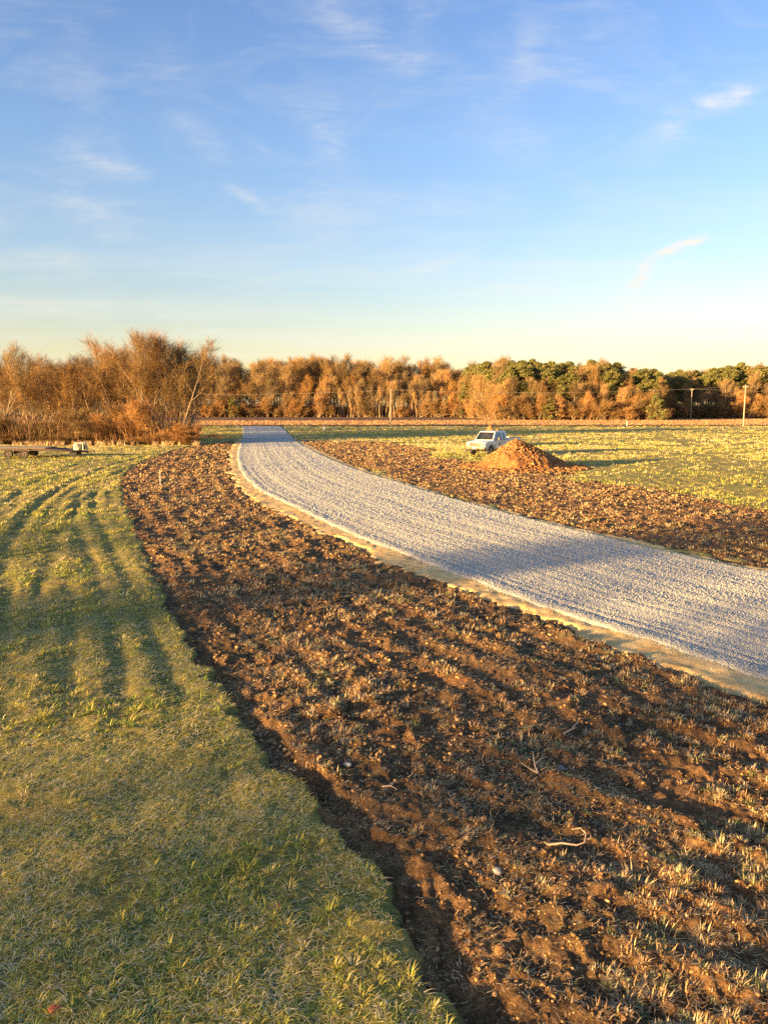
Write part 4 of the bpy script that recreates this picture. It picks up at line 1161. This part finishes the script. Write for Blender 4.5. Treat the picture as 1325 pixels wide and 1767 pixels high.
# ------------------------------------------------------------ sky
def world():
    w = bpy.data.worlds.new('World'); sc.world = w; w.use_nodes = True; nt = w.node_tree
    bg = nt.nodes['Background']
    s = add(nt, 'ShaderNodeTexSky', sky_type='NISHITA'); s.sun_disc = False
    s.sun_elevation = SUN_EL; s.sun_rotation = SUN_AZ; s.air_density = 1.0; s.dust_density = .6; s.ozone_density = 2.0
    tc = add(nt, 'ShaderNodeTexCoord'); sp = add(nt, 'ShaderNodeSeparateXYZ'); lk(nt, tc.outputs['Generated'], sp.inputs[0])
    def M(op, a, b=None, c=None):
        n = add(nt, 'ShaderNodeMath', operation=op)
        for i, v in enumerate((a, b, c)):
            if v is None: continue
            if isinstance(v, (int, float)): n.inputs[i].default_value = v
            else: lk(nt, v, n.inputs[i])
        return n.outputs[0]
    yy = M('MAXIMUM', sp.outputs[1], .05)
    u = M('DIVIDE', sp.outputs[0], yy); v = M('DIVIDE', sp.outputs[2], yy)
    cb = add(nt, 'ShaderNodeCombineXYZ'); lk(nt, u, cb.inputs[0]); lk(nt, v, cb.inputs[1])
    wob = noise(nt, 7, 4, .6, cb.outputs[0])
    wv = add(nt, 'ShaderNodeVectorMath', operation='SUBTRACT'); lk(nt, wob.outputs['Color'], wv.inputs[0]); wv.inputs[1].default_value = (.5, .5, .5)
    wv2 = add(nt, 'ShaderNodeVectorMath', operation='MULTIPLY_ADD'); lk(nt, wv.outputs[0], wv2.inputs[0]); wv2.inputs[1].default_value = (.035, .035, 0); lk(nt, cb.outputs[0], wv2.inputs[2])
    q = add(nt, 'ShaderNodeSeparateXYZ'); lk(nt, wv2.outputs[0], q.inputs[0])
    def uv(px, py):
        a, b = px - CX, CY - py
        dy = math.cos(PITCH) * F + math.sin(PITCH) * b; dz = -math.sin(PITCH) * F + math.cos(PITCH) * b
        return a / dy, dz / dy
    total = None
    STR = [((1215, 408), (1135, 442), .0065, .9), ((1135, 442), (1085, 500), .010, .6), ((1085, 500), (1072, 540), .016, .16), ((1300, 160), (1190, 192), .016, .5), ((1190, 192), (1085, 280), .03, .13),
           ((830, 432), (690, 478), .009, .12), ((120, 250), (250, 305), .014, .17), ((385, 318), (455, 360), .010, .22), ((455, 360), (640, 440), .03, .10), ((915, 0), (912, 150), .022, .12), ((275, 190), (385, 242), .018, .15),
           ((505, 200), (610, 285), .018, .09), ((780, 190), (960, 265), .04, .12), ((510, -10), (740, 130), .022, .12), ((90, 350), (220, 385), .03, .14), ((250, 70), (320, 140), .035, .09), ((1000, 470), (800, 520), .02, .10),
           ((1250, 500), (1080, 530), .012, .13), ((740, 40), (700, 140), .03, .06)]
    for a, b, wd, st in STR:
        (ax, ay), (bx, by) = uv(*a), uv(*b); dx, dy = bx - ax, by - ay; L2 = dx * dx + dy * dy
        rx = M('SUBTRACT', q.outputs[0], ax); ry_ = M('SUBTRACT', q.outputs[1], ay)
        t = M('MULTIPLY_ADD', rx, dx / L2, M('MULTIPLY', ry_, dy / L2))
        t.node.use_clamp = True
        ex = M('MULTIPLY_ADD', t, -dx, rx); ey = M('MULTIPLY_ADD', t, -dy, ry_)
        d2 = M('MULTIPLY_ADD', ex, ex, M('MULTIPLY', ey, ey))
        tp_ = M('POWER', M('MULTIPLY', M('MULTIPLY_ADD', t, -1.0, 1.04), M('MULTIPLY_ADD', t, 4.0, .12)), .7)
        g = M('MULTIPLY', M('MULTIPLY', M('EXPONENT', M('MULTIPLY', d2, -1 / (wd * wd * .6))), tp_), st * 1.25)
        total = g if total is None else M('ADD', total, g)
    # broken cirrus texture, stretched, and faint level bands near the horizon
    mp = add(nt, 'ShaderNodeMapping'); mp.inputs['Scale'].default_value = (5, 14, 1); mp.inputs['Rotation'].default_value = (0, 0, -.45); lk(nt, cb.outputs[0], mp.inputs[0])
    cir = noise(nt, 1, 7, .62, mp.outputs[0]); cir.inputs['Distortion'].default_value = .8
    cr = add(nt, 'ShaderNodeMapRange'); lk(nt, cir.outputs[0], cr.inputs[0]); cr.inputs[1].default_value = .45; cr.inputs[2].default_value = .85; cr.inputs[3].default_value = 0; cr.inputs[4].default_value = .30
    mp2 = add(nt, 'ShaderNodeMapping'); mp2.inputs['Scale'].default_value = (1.2, 22, 1); mp2.inputs['Rotation'].default_value = (0, 0, .06); lk(nt, cb.outputs[0], mp2.inputs[0])
    bn = noise(nt, 1, 6, .6, mp2.outputs[0]); br = add(nt, 'ShaderNodeMapRange'); lk(nt, bn.outputs[0], br.inputs[0]); br.inputs[1].default_value = .42; br.inputs[2].default_value = .75; br.inputs[4].default_value = .85
    low = add(nt, 'ShaderNodeMapRange'); lk(nt, v, low.inputs[0]); low.inputs[1].default_value = .06; low.inputs[2].default_value = .24; low.inputs[3].default_value = 1; low.inputs[4].default_value = 0
    bands = M('MULTIPLY', br.outputs[0], low.outputs[0])
    brk = noise(nt, 26, 5, .65, cb.outputs[0]); brr = add(nt, 'ShaderNodeMapRange'); lk(nt, brk.outputs[0], brr.inputs[0]); brr.inputs[1].default_value = .3; brr.inputs[2].default_value = .65; brr.inputs[3].default_value = .45; brr.inputs[4].default_value = 1.15
    mp3 = add(nt, 'ShaderNodeMapping'); mp3.inputs['Scale'].default_value = (9, 60, 1); mp3.inputs['Rotation'].default_value = (0, 0, -.5); lk(nt, cb.outputs[0], mp3.inputs[0])
    fib = noise(nt, 1, 6, .7, mp3.outputs[0]); fib.inputs['Distortion'].default_value = 1.2
    fr_ = add(nt, 'ShaderNodeMapRange'); lk(nt, fib.outputs[0], fr_.inputs[0]); fr_.inputs[1].default_value = .32; fr_.inputs[2].default_value = .68; fr_.inputs[3].default_value = .25; fr_.inputs[4].default_value = 1.5
    total = M('MULTIPLY', M('MULTIPLY', total, brr.outputs[0]), fr_.outputs[0])
    total = M('ADD', M('ADD', total, M('MULTIPLY', cr.outputs[0], fr_.outputs[0])), bands)
    fwd = add(nt, 'ShaderNodeMapRange'); lk(nt, sp.outputs[1], fwd.inputs[0]); fwd.inputs[1].default_value = .05; fwd.inputs[2].default_value = .3
    total = M('MULTIPLY', total, fwd.outputs[0]); total.node.use_clamp = True
    # slightly richer blue overhead, warm paler air low down
    hs = add(nt, 'ShaderNodeHueSaturation'); hs.inputs['Saturation'].default_value = 1.05; lk(nt, s.outputs[0], hs.inputs['Color'])
    warm = ramp(nt, sp.outputs[2], SKYMUL).outputs[0]
    col = mixc(nt, 1, hs.outputs[0], warm, 'MULTIPLY')
    c = mixc(nt, total, col, (2.15, 2.05, 1.85))
    lk(nt, c, bg.inputs[0]); bg.inputs[1].default_value = .0975
SKYMUL = [(.0, (.80, .70, .56)), (.073, (.86, .66, .59)), (.12, (.84, .67, .64)), (.177, (.83, .70, .72)), (.30, (.80, .73, .83)), (.43, (.73, .69, .84))]
world()

sun = bpy.data.lights.new('Sun', 'SUN'); sun.energy = 5.0; sun.angle = math.radians(.55); sun.color = (1, .63, .25)
so = bpy.data.objects.new('Sun', sun); link(so)
sd = Vector((math.sin(SUN_AZ) * math.cos(SUN_EL), math.cos(SUN_AZ) * math.cos(SUN_EL), math.sin(SUN_EL)))
so.rotation_euler = sd.to_track_quat('Z', 'Y').to_euler()

cam = bpy.data.cameras.new('Camera'); co = bpy.data.objects.new('Camera', cam); link(co)
co.location = (0, 0, H); co.rotation_euler = (PI / 2 - PITCH, 0, 0)
cam.sensor_fit = 'VERTICAL'; cam.sensor_height = 24; cam.lens = F / 1767 * 24
cam.clip_start = .1; cam.clip_end = 9000
sc.camera = co
sc.view_settings.view_transform = 'Standard'; sc.view_settings.look = 'None'; sc.view_settings.gamma = 1
sc.view_settings.exposure = 2.25
sc.render.engine = 'CYCLES'
sc.cycles.use_denoising = False
sc.cycles.max_bounces = 5; sc.cycles.diffuse_bounces = 3; sc.cycles.transmission_bounces = 2
